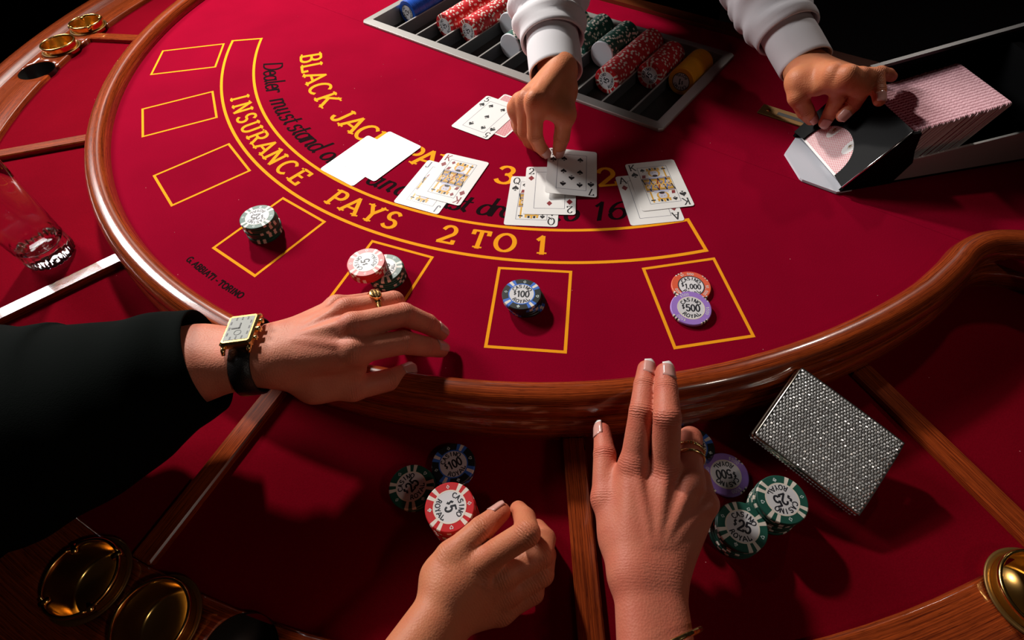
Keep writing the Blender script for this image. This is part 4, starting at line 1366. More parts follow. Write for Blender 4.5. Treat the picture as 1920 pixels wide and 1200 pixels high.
def unit(v):
    v = np.array(v, float); return v / (np.linalg.norm(v) + 1e-9)
def on_ray(u, v, prev, L, near):
    """point seen at (u, v) that lies L from prev; near = the crossing closer to the camera"""
    d = unit(ray(u, v)); w = prev - CPOS
    b = float(d @ w); c = float(w @ w) - L * L
    q = b * b - c
    if q <= 0: return CPOS + d * b
    return CPOS + d * (b - math.sqrt(q) if near else b + math.sqrt(q))
NAILS = []
def build_hand(spec):
    """spec: wrist, elbow, fingers {name: [mcp, pip, dip, tip]}, thumb [cmc, mcp, ip, tip], dorsal, scale k"""
    k = spec.get('k', 1.0)
    W = np.array(spec['wrist'], float); E = np.array(spec['elbow'], float)
    fi = spec['fingers']; th = spec['thumb']; up = unit(spec['dorsal'])
    pts = [W, E] + [p for f in fi.values() for p in f] + list(th)
    lo = np.min(pts, 0) - 34; hi = np.max(pts, 0) + 34
    fld = Field(lo, hi, spec.get('vx', 1.25))
    names = ['index', 'middle', 'ring', 'pinky']
    mc = [fi[n_][0] for n_ in names if n_ in fi]
    lat = unit(mc[0] - mc[-1])                       # towards the index side
    fw = unit(np.mean(mc, 0) - W)
    fdir = unit(W - E)
    P = fld.empty()
    # forearm: flattened at the wrist
    lat_w = unit(lat - fdir * (lat @ fdir))
    ww = spec.get('wrist_w', 11.0) * k
    for s_ in (-1, 1):
        fa = spec.get('fore', 1.0)
        fld.cone(P, W + lat_w * s_ * ww, W + (E - W) * .45 + lat_w * s_ * ww * 1.0, 18.0 * k, 24 * k * fa, 14)
        fld.cone(P, W + (E - W) * .45 + lat_w * s_ * ww * 1.0, E + lat_w * s_ * ww * 1.1, 24 * k * fa, 32 * k * fa, 14)
    # palm: metacarpals fanning out from the wrist
    nb = len(mc)
    for i, m_ in enumerate(mc):
        o_ = (1 - 2 * i / (nb - 1)) if nb > 1 else 0
        base = W + lat_w * o_ * 15 * k
        r1 = (10.8, 11.2, 10.6, 9.6)[i] * k
        fld.cone(P, base, m_ - up * 2 * k, 16 * k, r1 * .98, 10)
        fld.cone(P, base - up * 9 * k + fw * 14 * k, m_ - up * 10 * k, 13 * k, r1 * .9, 12)
    # ball of the thumb
    fld.cone(P, W + lat_w * 13 * k - up * 5 * k, th[0], 15 * k, 14 * k, 12)
    fld.cone(P, th[0], th[1], 14.5 * k, 11 * k, 12)
    fld.cone(P, th[0] + fw * 8 * k, (mc[0] * .62 + th[1] * .38) - up * 9 * k, 10 * k, 7.5 * k, 12)
    for a_, b_, ra_, rb_ in spec.get('web', []):
        fld.cone(P, a_, b_, ra_, rb_, 12)
    # tendons
    for i, m_ in enumerate(mc):
        o_ = (1 - 2 * i / (nb - 1)) if nb > 1 else 0
        tr = spec.get('tendon', 1.0)
        fld.cone(P, W + lat_w * o_ * 8 * k + up * 13.5 * k + fw * 22 * k, m_ + up * 7.6 * k, 1.8 * tr * k, 3.0 * k, 5)
        fld.cone(P, m_ + up * 2.5 * k, m_ + up * 2.6 * k, 8.6 * k, 8.6 * k, 6)
    for a_, b_ in spec.get('veins', []):
        fld.cone(P, a_, b_, 1.6, 1.6, 4)
    FF = fld.empty()
    RAD = {'index': (9.6, 9.1, 7.9, 6.7), 'middle': (9.8, 9.3, 8.1, 6.9), 'ring': (9.3, 8.8, 7.6, 6.5), 'pinky': (8.2, 7.7, 6.8, 5.8)}
    chains = [(n_, [np.array(p, float) for p in fi[n_]], [r * k * spec.get('fk', 1.0) for r in RAD[n_]]) for n_ in names if n_ in fi]
    chains.append(('thumb', [np.array(p, float) for p in th[1:]], [11.2 * k, 10.4 * k, 8.0 * k]))
    joints = []
    for nm, ch, rd in chains:
        f1 = fld.empty()
        for i in range(len(ch) - 1):
            fld.cone(f1, ch[i], ch[i + 1], rd[i], rd[i + 1], 1.4)
            # fleshy underside of each phalanx
            d_ = unit(ch[i + 1] - ch[i])
        # rounder finger pad
        FF = smin(FF, f1, .8)
        for i in range(0 if nm != 'thumb' else 0, len(ch) - 1):
            ax = unit(ch[min(i + 1, len(ch) - 1)] - ch[max(i - 1, 0)])
            joints.append((ch[i], ax, (11.0, 8.0, 5.5, 5)[i] * (1 if nm != 'thumb' else .8), (.5, 1.0, .7, .6)[i]))
    D = smin(P, FF, 5.0)
    if 'cut' in spec:
        pass
    V, F = fld.mesh(D)
    # laplacian smoothing
    nb_ = np.zeros((len(V), 3)); ct = np.zeros(len(V))
    for it in range(2):
        nb_[:] = 0; ct[:] = 0
        for a_, b_ in ((0, 1), (1, 2), (2, 3), (3, 0)):
            np.add.at(nb_, F[:, a_], V[F[:, b_]]); np.add.at(ct, F[:, a_], 1)
            np.add.at(nb_, F[:, b_], V[F[:, a_]]); np.add.at(ct, F[:, b_], 1)
        V = V * .5 + .5 * nb_ / np.maximum(ct, 1)[:, None]
    # crease coordinates: distance along the joint, strength, redness
    best = np.zeros(len(V)); cs = np.zeros(len(V)); red = np.zeros(len(V))
    joints.append((W + up * 8, fdir, 20.0, .12))
    for J, ax, sg, st in joints:
        q = V - J
        s_ = q @ ax
        lt = np.linalg.norm(q - s_[:, None] * ax, axis=1)
        dm = np.clip((q @ up) / 6.0 + .35, 0, 1)
        mk = st * np.exp(-(s_ / sg) ** 2 * 2.2) * np.exp(-(lt / (17 if sg < 20 else 48)) ** 4) * dm
        up_ = mk > best
        best = np.where(up_, mk, best); cs = np.where(up_, s_, cs)
    for nm, ch, rd in chains:
        q = V - ch[-1]
        red = np.maximum(red, np.exp(-(np.linalg.norm(q, axis=1) / 13) ** 2))
        for J in ch[:-1]:
            red = np.maximum(red, .6 * np.exp(-(np.linalg.norm(V - J, axis=1) / 11) ** 2))
    return V, F, np.stack([cs, best, red], 1), chains
def add_body(name, parts, mat, parent):
    """parts: list of (V, F, attr); joined into ONE mesh"""
    Vs, Fs, As = [], [], []
    n0 = 0
    for V, F, A in parts:
        Vs.append(V); Fs.append(F + n0); As.append(A); n0 += len(V)
    V = np.concatenate(Vs) * S; F = np.concatenate(Fs); A = np.concatenate(As)
    me = bpy.data.meshes.new(name)
    me.from_pydata(V.tolist(), [], F.tolist())
    me.polygons.foreach_set('use_smooth', [True] * len(F))
    at_ = me.attributes.new('crease', 'FLOAT_VECTOR', 'POINT')
    at_.data.foreach_set('vector', A.astype(np.float32).ravel())
    me.materials.append(MATS[mat])
    me.update()
    o = bpy.data.objects.new(name, me)
    COL.objects.link(o); pinv(o, parent)
    return o
def nail(chain, rad, dorsal, parent, french=False, over=0.0, width=1.0, name='fingernail'):
    """curved plate on the back of a fingertip"""
    a, b = chain[-2], chain[-1]
    ax = unit(b - a)
    up = unit(np.array(dorsal) - ax * np.dot(dorsal, ax)); sd = np.cross(ax, up)
    L = np.linalg.norm(b - a); r = rad[-1]
    n_s, n_t = 9, 9
    s0, s1 = L + r * .75 + over - (12.2 + over) * (r / 6.7), L + r * .78 + over
    top, bot = [], []
    for i in range(n_s + 1):
        f = i / n_s
        s_ = s0 + (s1 - s0) * f
        # plate outline: rounded at both ends
        wd = 54 * width * min(1, math.sqrt(max(0.0, 1 - ((abs(f - .5) * 2) ** 5))) + .18)
        rr = (rad[-2] + (rad[-1] - rad[-2]) * min(1.0, s_ / L))
        rr = rr - max(0, s_ - L) ** 2 * .035
        rr = max(rr, r * .55)
        for j in range(n_t + 1):
            t = R_(-wd + 2 * wd * j / n_t)
            d = up * math.cos(t) + sd * math.sin(t)
            top.append(a + ax * s_ + d * (rr + .55)); bot.append(a + ax * s_ + d * (rr - .5))
    m = MB()
    w_ = n_t + 1
    fs, ms = [], []
    for i in range(n_s):
        for j in range(n_t):
            fs.append((i * w_ + j, i * w_ + j + 1, (i + 1) * w_ + j + 1, (i + 1) * w_ + j)); ms.append(1 if french and i >= n_s - 2 else 0)
    N0 = len(top)
    rim = [i * w_ for i in range(n_s + 1)] + [n_s * w_ + j for j in range(1, w_)] + [i * w_ + n_t for i in range(n_s - 1, -1, -1)] + [j for j in range(n_t - 1, 0, -1)]
    for q in range(len(rim)):
        p0, p1 = rim[q], rim[(q + 1) % len(rim)]
        fs.append((p0, p1, N0 + p1, N0 + p0)); ms.append(1 if french and min(p0, p1) >= (n_s - 2) * w_ else 0)
    m.add(top + bot, fs, 0, True); m.m = ms
    return m.build(name, [MATS['nail'], MATS['nail_tip']], parent)
def chain_px(start, items):
    """start: point; items: (u, v, length, near)"""
    P = [np.array(start, float)]
    for u, v, L, near in items:
        P.append(on_ray(u, v, P[-1], L, near))
    return P
def report(nm, P):
    print('CHAIN', nm, [[round(float(c)) for c in p] for p in P], 'len', [round(float(np.linalg.norm(P[i + 1] - P[i]))) for i in range(len(P) - 1)])
def sleeve(name, path, rad, mat, parent, folds=0.0, seed=0, n=48, thick=2.0, squash=.82, freq=26.0, nseg=70):
    """cloth tube round an arm with an open, turned end at the start of the path"""
    pts = [np.array(p, float) for p in path]
    cum = np.r_[0, np.cumsum([np.linalg.norm(pts[i + 1] - pts[i]) for i in range(len(pts) - 1)])]
    tt = np.linspace(0, cum[-1], nseg)
    C = np.stack([np.interp(tt, cum, [p[i] for p in pts]) for i in range(3)], 1)
    for _ in range(6):
        C[1:-1] = (C[:-2] + 2 * C[1:-1] + C[2:]) / 4
    Rr = np.interp(tt, cum, rad)
    rg = np.random.RandomState(seed)
    ph = rg.uniform(0, 6.28, 8)
    rings = []
    up = None
    for i in range(nseg):
        d = unit(C[min(i + 1, nseg - 1)] - C[max(i - 1, 0)])
        if up is None: up = np.array([0, 0, 1.0])
        sd = unit(np.cross(up, d)); up = np.cross(d, sd)
        ring = []
        for k in range(n):
            a = 2 * PI * k / n
            s_ = tt[i]
            amp = folds * smoothstep(min(s_ / 25.0, 1)) * smoothstep(min((cum[-1] - s_) / 25.0, 1))
            w = math.sin(s_ * 2 * PI / freq + 1.6 * math.sin(a + ph[0]) + ph[1]) * (.55 + .45 * math.sin(a * 2 + ph[2] + s_ * .03))
            w += .6 * math.sin(s_ * 2 * PI / (freq * .61) + 2.2 * math.sin(a + ph[3]) + ph[4]) * math.cos(a * 1 + ph[5])
            w += .35 * math.sin(3 * a + ph[6] + s_ * .05)
            r = Rr[i] + amp * w
            ring.append(C[i] + r * (math.cos(a) * sd + squash * math.sin(a) * up))
        rings.append(ring)
    # turn the hem inwards
    c0 = np.mean(rings[0], 0)
    d0 = unit(C[1] - C[0])
    inner = [[c0 + (p - c0) * (1 - thick / max(Rr[0], 1)) + d0 * .4 for p in rings[0]], [c0 + (p - c0) * (1 - thick / max(Rr[0], 1)) + d0 * 25 for p in rings[0]]]
    lip = [[c0 + (p - c0) * (1 - .5 * thick / max(Rr[0], 1)) - d0 * .7 for p in rings[0]]]
    m = MB()
    m.sweep(list(reversed(inner)) + lip + rings, cap=False)
    # close the far end
    kk = len(m.v)
    last = [kk - n + i for i in range(n)]
    m.f.append(tuple(last)); m.m.append(0); m.sm.append(False)
    return m.build(name, MATS[mat], parent)

# ------------------------------------------------------------------ woman's raised right hand
lady = thing('person', 'bare raised hand with french manicured nails and gold rings, two fingers extended', 'person', tuple(at(1225, 1190, OUT)), 0)
Wp = at(1216, 1080, 8)
mcps = {'index': at(1188, 872, 24), 'middle': at(1247, 876, 26), 'ring': at(1294, 902, 22), 'pinky': at(1322, 944, 10)}
fl = {}
fl['index'] = chain_px(mcps['index'], [(1204, 772, 43, True), (1209, 722, 24, False), (1212, 692, 16, False)])
fl['middle'] = chain_px(mcps['middle'], [(1251, 783, 43, True), (1249, 730, 26, False), (1247, 698, 16, False)])
r0 = mcps['ring']
fl['ring'] = [r0, at(1294, 822, 8), at(1290, 842, -14), at(1282, 868, -14)]
fl['pinky'] = [mcps['pinky'], at(1312, 896, -14), at(1296, 912, -24), at(1284, 932, -18)]
tmb = [at(1160, 1010, 2), at(1133, 936, 4), at(1134, 852, 6), at(1129, 808, 2)]
spec = dict(wrist=Wp, elbow=Wp + unit(at(1232, 1330, 10) + np.array([0, -30, 0]) - Wp) * 290, fingers=fl, thumb=tmb, dorsal=(0.05, -.1, 1), k=.92, fk=1.24, wrist_w=10.5, tendon=.8, fore=.86)
LADYE = np.array(spec['elbow'])
V, F, A, chs = build_hand(spec)
add_body('body', [(V, F, A)], 'skin_woman', lady)
for nm, ch, rd in chs:
    if nm in ('index', 'middle'):
        nail(ch, rd, (.45, -.25, .85), lady, french=True, over=1.5)
    elif nm == 'thumb':
        nail(ch, rd, (-.85, -.1, .5), lady, french=True, over=4.0)

# ------------------------------------------------------------------ man's left hand with watch and ring
man = thing('person', 'hand in black jacket sleeve with gold watch and signet ring, resting on the felt', 'person', tuple(at(60, 760, OUT)), 0)
Wm = at(522, 662, 62)
mm = {'index': at(664, 658, 66), 'middle': at(660, 612, 74), 'ring': at(648, 583, 66), 'pinky': at(632, 575, 50)}
fm = {}
fm['index'] = chain_px(mm['index'], [(756, 642, 46, False), (800, 650, 26, False), (826, 655, 17, False)])
fm['middle'] = chain_px(mm['middle'], [(757, 590, 50, False), (801, 607, 28, False), (825, 624, 18, False)])
fm['ring'] = chain_px(mm['ring'], [(738, 566, 47, False), (744, 580, 27, False), (738, 590, 18, False)])
fm['pinky'] = chain_px(mm['pinky'], [(690, 566, 34, False), (712, 572, 20, False), (716, 580, 16, False)])
tm = [at(590, 722, 36), at(662, 728, 26), at(732, 712, 16), at(766, 695, 8)]
spec = dict(wrist=Wm, elbow=at(180, 706, 60), fingers=fm, thumb=tm, dorsal=(0, -.12, 1), k=1.0, fk=1.2, wrist_w=11, tendon=1.1)
MANW, MANE = Wm, np.array(spec['elbow'])
V, F, A, chs_m = build_hand(spec)
add_body('body', [(V, F, A)], 'skin_man', man)
for nm, ch, rd in chs_m:
    if nm in ('index', 'middle'): nail(ch, rd, (.3, .35, .85) if nm == 'middle' else (.2, .1, 1), man, over=.3)
    elif nm == 'thumb': nail(ch, rd, (.2, -.3, .9), man)
spath = [at(390, 674, 58), at(330, 696, 56), at(150, 775, 52), at(-60, 830, 52), at(-260, 890, 56)]
sleeve('jacket_sleeve', spath, [50, 58, 84, 104, 114], 'black_cloth', man, folds=3.0, seed=2, freq=70, thick=3)

# ------------------------------------------------------------------ bare right hand reaching for the chips
reach = thing('person', 'bare hand with curled fingers reaching past the tall red chip stack', 'person', tuple(at(780, 1190, OUT)), 0)
Wr = at(852, 1124, -6)
mr = {'index': at(905, 1052, 6), 'middle': at(940, 1078, -6), 'ring': at(948, 1112, -20), 'pinky': at(940, 1146, -32)}
fr = {}
fr['index'] = chain_px(mr['index'], [(988, 1000, 44, True), (984, 972, 25, False), (972, 956, 17, False)])
fr['middle'] = [mr['middle'], at(1014, 1040, -8), at(1022, 1010, -28), at(1008, 990, -36)]
fr['ring'] = [mr['ring'], at(1016, 1076, -18), at(1024, 1040, -34), at(1006, 1022, -37)]
fr['pinky'] = [mr['pinky'], at(1000, 1112, -28), at(1008, 1082, -37), at(994, 1064, -38)]
tr_ = [at(830, 1080, 0), at(846, 1042, 8), at(903, 992, 12), at(940, 960, 8)]
spec = dict(wrist=Wr, elbow=Wr + unit(at(738, 1300, 12) - Wr) * 290, fingers=fr, thumb=tr_, dorsal=(.62, -.1, .78), k=.95, fk=1.15, wrist_w=8, tendon=.8, fore=.98)
V, F, A, chs_r = build_hand(spec)
add_body('body', [(V, F, A)], 'skin_reaching', reach)
for nm, ch, rd in chs_r:
    if nm == 'thumb': nail(ch, rd, (-.9, .1, .42), reach, over=.2)

# ------------------------------------------------------------------ the dealer
dealer = thing('person', 'dealer in white shirt and black vest, placing a card and holding the shoe', 'person', (300, 1180, FLOOR), 0)
parts = []
# right hand pinching the seven of spades
Wd = at(1043, 142, 82)
md_ = {'index': at(1003, 188, 95), 'middle': at(987, 187, 86), 'ring': at(975, 192, 76), 'pinky': at(967, 203, 65)}
fd_ = {'index': chain_px(md_['index'], [(1003, 254, 46, False), (1011, 273, 24, False), (1022, 286, 15, False)]),
       'middle': chain_px(md_['middle'], [(985, 250, 48, False), (993, 273, 26, False), (1004, 284, 16, False)]),
       'ring': chain_px(md_['ring'], [(975, 244, 43, False), (984, 264, 24, False), (993, 274, 15, False)]),
       'pinky': chain_px(md_['pinky'], [(970, 234, 33, False), (978, 250, 19, False), (986, 261, 14, False)])}
td = [at(1058, 170, 78), at(1059, 216, 68), at(1053, 258, 38), at(1047, 284, 15)]
for k_ in fd_:
    dz = 9.5 - fd_[k_][-1][2]
    if dz > 0:                                    # keep the fingertips on top of the card and felt
        for q in range(1, 4): fd_[k_][q] = fd_[k_][q] + np.array([0, 0, dz * (.4, .8, 1.0)[q - 1]])
Ed = np.array([84, 860, 150.0])
spec = dict(wrist=Wd, elbow=Ed, fingers=fd_, thumb=td, dorsal=(-.25, -.35, .9), k=.97, fk=1.1, wrist_w=9, tendon=.5, fore=.8, web=[((Wd + md_['index']) / 2 + np.array([8, 0, -10]), td[1], 14, 10.5), (td[1] + np.array([-2, 2, 2]), md_['index'] + np.array([4, 6, -10]), 9.5, 9)])
V, F, A, chs_d = build_hand(spec); parts.append((V, F, A))
# left hand on the shoe
Wl = at(1514, 126, 66)
ml = {'index': at(1563, 138, 104), 'middle': at(1590, 142, 108), 'ring': at(1613, 146, 102), 'pinky': at(1630, 146, 92)}
fl_ = {'index': [ml['index'], at(1572, 180, 76), at(1557, 212, 52), at(1546, 230, 40)],
       'middle': [ml['middle'], at(1619, 164, 92), at(1600, 196, 70), at(1580, 217, 58)],
       'ring': [ml['ring'], at(1641, 142, 100), at(1647, 170, 92), at(1649, 188, 88)],
       'pinky': [ml['pinky'], at(1650, 137, 92), at(1665, 140, 88), at(1672, 144, 84)]}
tl_ = [at(1498, 152, 78), at(1496, 182, 66), at(1510, 208, 48), at(1521, 223, 36)]
El = np.array([352, 850, 140.0])
spec = dict(wrist=Wl, elbow=El, fingers=fl_, thumb=tl_, dorsal=(-.1, -.2, .95), k=.95, fk=1.08, wrist_w=9, tendon=.6, fore=.8)
V, F, A, chs_l = build_hand(spec); parts.append((V, F, A))
# trunk, neck, head and upper arms, coarser
SHR, SHL = np.array([66, 1040, 415.0]), np.array([430, 970, 415.0])
NK = (SHR + SHL) / 2 + np.array([0, -10, 50])
HD = NK + np.array([-15, -55, 150])
fb = Field((-80, 700, FLOOR), (580, 1420, 740), 14.0)
B = fb.empty()
HIP = np.array([320, 1200, -60.0])
fb.cone(B, HIP, (SHR + SHL) / 2 - np.array([0, 0, 90]), 92, 108, 40, flat=((.3, .95, .1), .72))
fb.cone(B, SHR * .9 + SHL * .1, SHL * .9 + SHR * .1, 30, 30, 40)
fb.cone(B, NK - np.array([0, 0, 40]), NK + np.array([0, -15, 60]), 56, 52, 30)
fb.cone(B, HD - np.array([0, -12, 40]), HD + np.array([0, 8, 40]), 72, 82, 30)
fb.cone(B, HD + np.array([-4, -62, -62]), HD + np.array([-4, -50, -40]), 34, 40, 30)          # jaw
fb.cone(B, HD + np.array([-6, -88, -6]), HD + np.array([-6, -98, -26]), 9, 13, 14)            # nose
for sx in (-1, 1): fb.cone(B, HD + np.array([sx * 80, 0, -18]), HD + np.array([sx * 84, 4, 16]), 12, 15, 10)
fb.cone(B, SHR, np.array([50, 1012, 190.0]), 24, 28, 20); fb.cone(B, np.array([50, 1012, 190.0]), Ed, 28, 28, 20)
fb.cone(B, SHL, np.array([445, 985, 190.0]), 24, 28, 20); fb.cone(B, np.array([445, 985, 190.0]), El, 28, 28, 20)
for sx, dx in ((-1, -75), (1, 75)):
    fb.cone(B, HIP + np.array([dx, 10, -20]), HIP + np.array([dx * 1.1, 10, -430]), 92, 62, 40)
    fb.cone(B, HIP + np.array([dx * 1.1, 10, -430]), HIP + np.array([dx * 1.15, 20, -770]), 62, 44, 30)
    fb.cone(B, HIP + np.array([dx * 1.15, 20, -790]), HIP + np.array([dx * 1.25, -120, -805]), 42, 34, 20)
V, F = fb.mesh(B)
parts.append((V, F, np.zeros((len(V), 3))))
add_body('body', parts, 'skin_dealer', dealer)
for chs_, dn in ((chs_d, (0, -.75, .6)), (chs_l, (-.1, -.8, .6))):
    for nm, ch, rd in chs_:
        if nm in ('index', 'middle', 'ring', 'thumb') and not (chs_ is chs_d and nm in ('middle', 'ring')):
            nail(ch, rd, dn if nm != 'thumb' else ((.35, -.75, .55) if chs_ is chs_d else (-.2, -.6, .75)), dealer, over=.3)
# clothes: vest, trousers, shirt sleeves and cuffs, hair
def loft(name, secs, mat, n=40, smooth=True):
    """secs: (centre, half width vector, half depth vector)"""
    m = MB()
    rings = [[np.array(c) + np.array(a) * math.cos(2 * PI * k / n) + np.array(b) * math.sin(2 * PI * k / n) for k in range(n)] for c, a, b in secs]
    m.sweep(rings)
    return m.build(name, MATS[mat], dealer)
wv = unit(SHL - SHR)
dvv = np.array([-wv[1], wv[0], 0])
def torso(rows):
    out = []
    for f, hw, hd in rows:
        c = HIP * (1 - f) + ((SHR + SHL) / 2 + np.array([0, 0, 30])) * f
        out.append((c, wv * hw, dvv * hd))
    return out
loft('shirt', torso(((-.1, 158, 118), (.2, 150, 112), (.45, 166, 120), (.7, 190, 126), (.86, 214, 116), (.95, 208, 98), (1.02, 150, 84), (1.07, 84, 72), (1.2, 66, 64), (1.24, 58, 58))), 'white_cloth')
loft('vest', torso(((-.14, 176, 136), (0, 172, 132), (.2, 160, 124), (.45, 176, 132), (.7, 196, 137), (.86, 190, 126), (.97, 150, 104), (1.04, 100, 84), (1.09, 76, 74))), 'black_cloth')
for dx in (-75, 75):
    secs = [(HIP + np.array([dx * f, 10, z]), np.array([r, 0, 0]), np.array([0, r * 1.05, 0])) for f, z, r in ((1.0, 10, 104), (1.02, -120, 102), (1.1, -430, 76), (1.15, -760, 66))]
    loft('trouser_leg', secs, 'black_cloth')
for dx in (-75, 75):
    secs = [(HIP + np.array([dx * 1.2, 50 + y, -840 + h / 2]), np.array([r, 0, 0]), np.array([0, 0, h / 2])) for y, r, h in ((40, 30, 60), (10, 46, 84), (-60, 46, 74), (-130, 44, 56), (-190, 40, 44), (-225, 22, 26))]
    loft('shoe', secs, 'leather')
secs = [(HD + np.array([0, 18, z]), np.array([r * .92, 0, 0]), np.array([0, r * 1.02, 0])) for z, r in ((-30, 84), (0, 92), (40, 96), (80, 84), (105, 60), (118, 20))]
loft('hair', secs, 'leather')
def arm_sleeve(wrist_c, path, cuff_len, rc, rs, seed, squash):
    """shirt cuff, then the bunched sleeve up to the shoulder"""
    d = unit(np.array(path[0]) - wrist_c)
    c0 = wrist_c
    c1 = wrist_c + d * cuff_len
    sleeve('cuff', [c0, c0 + d * cuff_len * .5, c1], [rc, rc * 1.02, rc * 1.0], 'white_cloth', dealer, folds=.0, seed=seed, nseg=16, thick=2.4, squash=squash)
    sleeve('shirt_sleeve', [c1 - d * 14] + [np.array(p) for p in path], rs, 'white_cloth', dealer, folds=5.5, seed=seed + 1, freq=40, thick=3, squash=squash, nseg=120)
arm_sleeve(Wd + unit(Ed - Wd) * 4, [Wd + (Ed - Wd) * .5, Ed, (50, 1012, 190), SHR + np.array([0, 0, -10])], 66, 33.5, [41, 49, 54, 62, 84], 3, .86)
arm_sleeve(Wl + unit(El - Wl) * 4, [Wl + (El - Wl) * .5, El, (445, 985, 190), SHL + np.array([0, 0, -10])], 66, 33.5, [41, 49, 54, 62, 84], 9, .86)

# ------------------------------------------------------------------ jewellery
def band(m, c, ax, r, w, t, n=40, bumps=0, sq=1.0, up=(0, 0, 1)):
    """finger ring: a D-shaped band round axis ax"""
    ax = unit(ax); u_ = unit(np.array(up) - ax * np.dot(up, ax)); v_ = np.cross(ax, u_)
    rings = []
    for i in range(n + 1):
        a = 2 * PI * i / n
        e = u_ * math.cos(a) * sq + v_ * math.sin(a)
        tt = t * (1 + .35 * math.cos(bumps * a)) if bumps else t
        rings.append([c + e * (r + dr * tt) + ax * dw * w for dr, dw in ((0, -.5), (.6, -.5), (1, -.25), (1, .25), (.6, .5), (0, .5), (-.05, 0))])
    m.sweep(rings, cap=False)
ch = dict((n_, (c_, r_)) for n_, c_, r_ in chs_m)
c_, r_ = ch['ring']
ax = unit(c_[1] - c_[0]); fc = c_[0] + (c_[1] - c_[0]) * .58
fr_ = (r_[0] * .42 + r_[1] * .58)
sg = thing('signet_ring', 'chunky gold signet ring on the watch wearer\'s finger', 'ring', tuple(fc), 0)
m = MB(); band(m, fc, ax, fr_ + .1, 6.0, 1.8, bumps=12); m.build('ring_band', MATS['gold'], sg)
upn = unit(np.array([0, .1, 1.0]) - ax * np.dot(ax, [0, .1, 1.0])); sdn = np.cross(ax, upn)
m = MB()
rings = []
for h, sc in ((0, 1.0), (2.0, 1.05), (3.2, .92), (3.4, .7)):
    rings.append([fc + upn * (fr_ + .6 + h) + ax * 5.6 * sc * math.cos(2 * PI * k / 20) + sdn * 6.4 * sc * math.sin(2 * PI * k / 20) for k in range(20)])
m.sweep(rings); sf_ = m.build('bezel', MATS['gold'], sg)
m = MB()
for k in (-1, 0, 1): m.tube([fc + upn * (fr_ + 4.0) + ax * 3.0 * k - sdn * 4.2, fc + upn * (fr_ + 4.4) + ax * 3.0 * k, fc + upn * (fr_ + 4.0) + ax * 3.0 * k + sdn * 4.2], .55, 6)
m.build('engraving', MATS['brass_dull'], sf_)
ch = dict((n_, (c_, r_)) for n_, c_, r_ in chs)
c_, r_ = ch['ring']
for q, (ff, nm, lb) in enumerate(((.50, 'ring', 'smooth gold ring on the raised hand\'s folded finger'), (.68, 'ring', 'beaded gold ring next to the smooth one on the folded finger'))):
    ax = unit(c_[1] - c_[0]); fc = c_[0] + (c_[1] - c_[0]) * ff
    fr_ = r_[0] * (1 - ff) + r_[1] * ff
    m = MB(); band(m, fc, ax + np.array([.12 * (q - .5), 0, 0]), fr_ + .25, 3.0, 1.5, bumps=0 if q == 0 else 30, n=90)
    tag(m.build('gold_ring', MATS['gold']), lb, 'ring')
# bracelet at the edge of the raised arm
ld = unit(LADYE - Wp)
ax = unit(ld + np.array([.42, 0, 0]))
m = MB(); band(m, Wp + ld * 47 + np.array([0, 0, 1.5]), ax, 33.5, 3.2, 1.8, n=80, bumps=26, sq=.78)
tag(m.build('bracelet', MATS['gold']), 'thin beaded gold bracelet on the raised hand\'s wrist', 'bracelet')
# ------------------------------------------------------------------ wristwatch
dA = unit(MANE - MANW)
latw = unit(np.array([0, 1.0, 0]) - dA * dA[1])
upw = np.cross(latw, dA)
if upw[2] < 0: upw = -upw
wc = MANW + dA * 21
wr = 18.0 + 6 * 21 / (.45 * np.linalg.norm(MANE - MANW)) + 2.4
watch = thing('wristwatch', 'rectangular gold wristwatch with black leather strap on the resting wrist', 'watch', tuple(wc), 0)
def stadium(r, hw, n=12):
    p = []
    for i in range(n + 1):
        a = R_(-90 + 180 * i / n); p.append((hw + r * math.cos(a), r * math.sin(a)))
    for i in range(n + 1):
        a = R_(90 + 180 * i / n); p.append((-hw + r * math.cos(a), r * math.sin(a)))
    return p
m = MB()
SW = 9.0
rings = []
for o_, w_ in ((.3, -SW), (1.8, -SW + .6), (2.0, 0), (1.8, SW - .6), (.3, SW)):
    rings.append([wc + dA * w_ + latw * x + upw * y for x, y in stadium(wr + o_, 11.0)])
m.sweep(rings, cap=False); m.build('strap', MATS['leather'], watch)
tilt = R_(10)
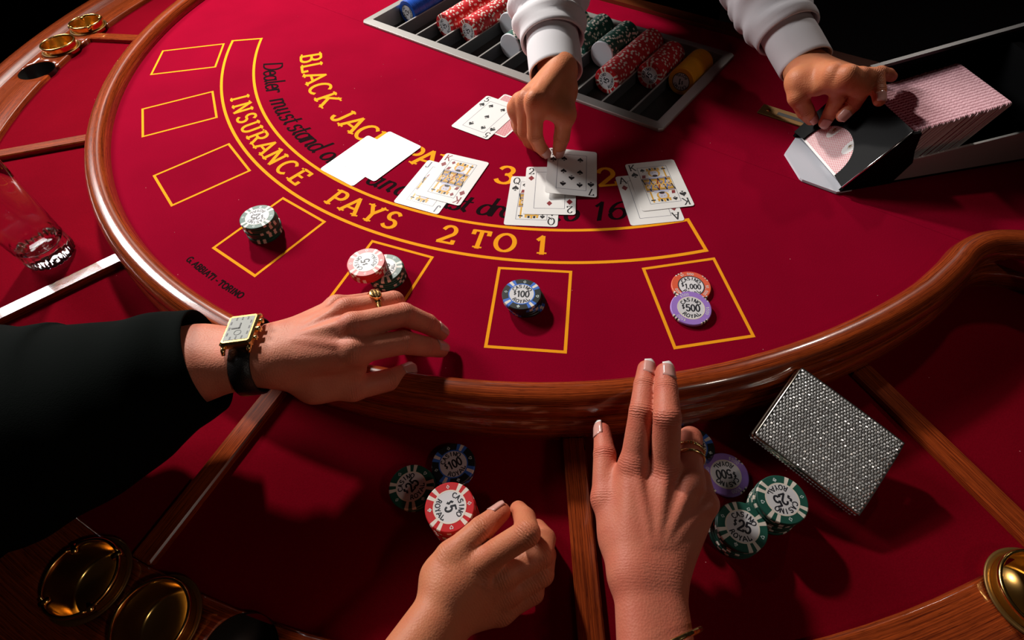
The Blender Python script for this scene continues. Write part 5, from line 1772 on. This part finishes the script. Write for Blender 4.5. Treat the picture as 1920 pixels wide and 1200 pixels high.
un = upw * math.cos(tilt) + latw * math.sin(tilt); ln_ = latw * math.cos(tilt) - upw * math.sin(tilt)
cc_ = wc + un * (wr + 1.6) + ln_ * 3
def wp(x, y, z): return cc_ - dA * x + ln_ * y + un * z            # x towards the hand
m = MB(); m.bbox(-13, 13, -17.5, 17.5, 0, 7.5, b=1.6, fn=wp); case = m.build('case', MATS['gold'], watch)
m = MB(); m.box(-10, 10, -13.6, 13.6, 7.4, 7.7, fn=wp); dial = m.build('dial', MATS['watch_dial'], watch)
m = MB()
for k in range(12):
    a = 2 * PI * k / 12
    x, y = 7.6 * math.sin(a), 11 * math.cos(a)
    s_ = max(abs(math.sin(a)), abs(math.cos(a)))
    x, y = 8.2 * math.sin(a) / s_, 11.4 * math.cos(a) / s_
    m.box(-.6 + x, .6 + x, -1.7 + y, 1.7 + y, 7.72, 7.8, fn=wp)
m.build('numerals', MATS['card_black'], dial)
m = MB(); m.box(-.45, .45, -.5, 6, 7.9, 8.1, fn=wp); m.build('hour_hand', MATS['card_black'], watch)
m = MB(); m.box(-6.6, .5, -.35, .35, 8.15, 8.3, fn=wp); m.build('minute_hand', MATS['card_black'], watch)
m = MB(); m.lathe([(2.6, 7.75), (3.0, 7.75), (3.0, 7.82), (2.6, 7.82)], 20, fn=lambda q, a, r, z: wp(q[0], q[1] - 5.5, q[2]), close=True); m.build('small_seconds', MATS['card_black'], dial)
m = MB()
for sy in (-1, 1):
    for sx in (-1, 1):
        m.tube([wp(sx * 10.5, sy * 15, 3), wp(sx * 10.5, sy * 19.5, 2.0), wp(sx * 10.5, sy * 22, -1)], [2.2, 2.0, 1.4], 8)
m.build('lugs', MATS['gold'], case)
m = MB(); m.tube([wp(12.8, 0, 3.8), wp(16.5, 0, 3.8)], [2.6, 2.6], 16); m.build('crown', MATS['gold'], watch)
for y in (-10, 10):
    m = MB(); m.tube([wp(12.8, y, 3.8), wp(15.8, y, 3.8)], [1.8, 2.2], 12); m.build('push_button', MATS['gold'], watch)
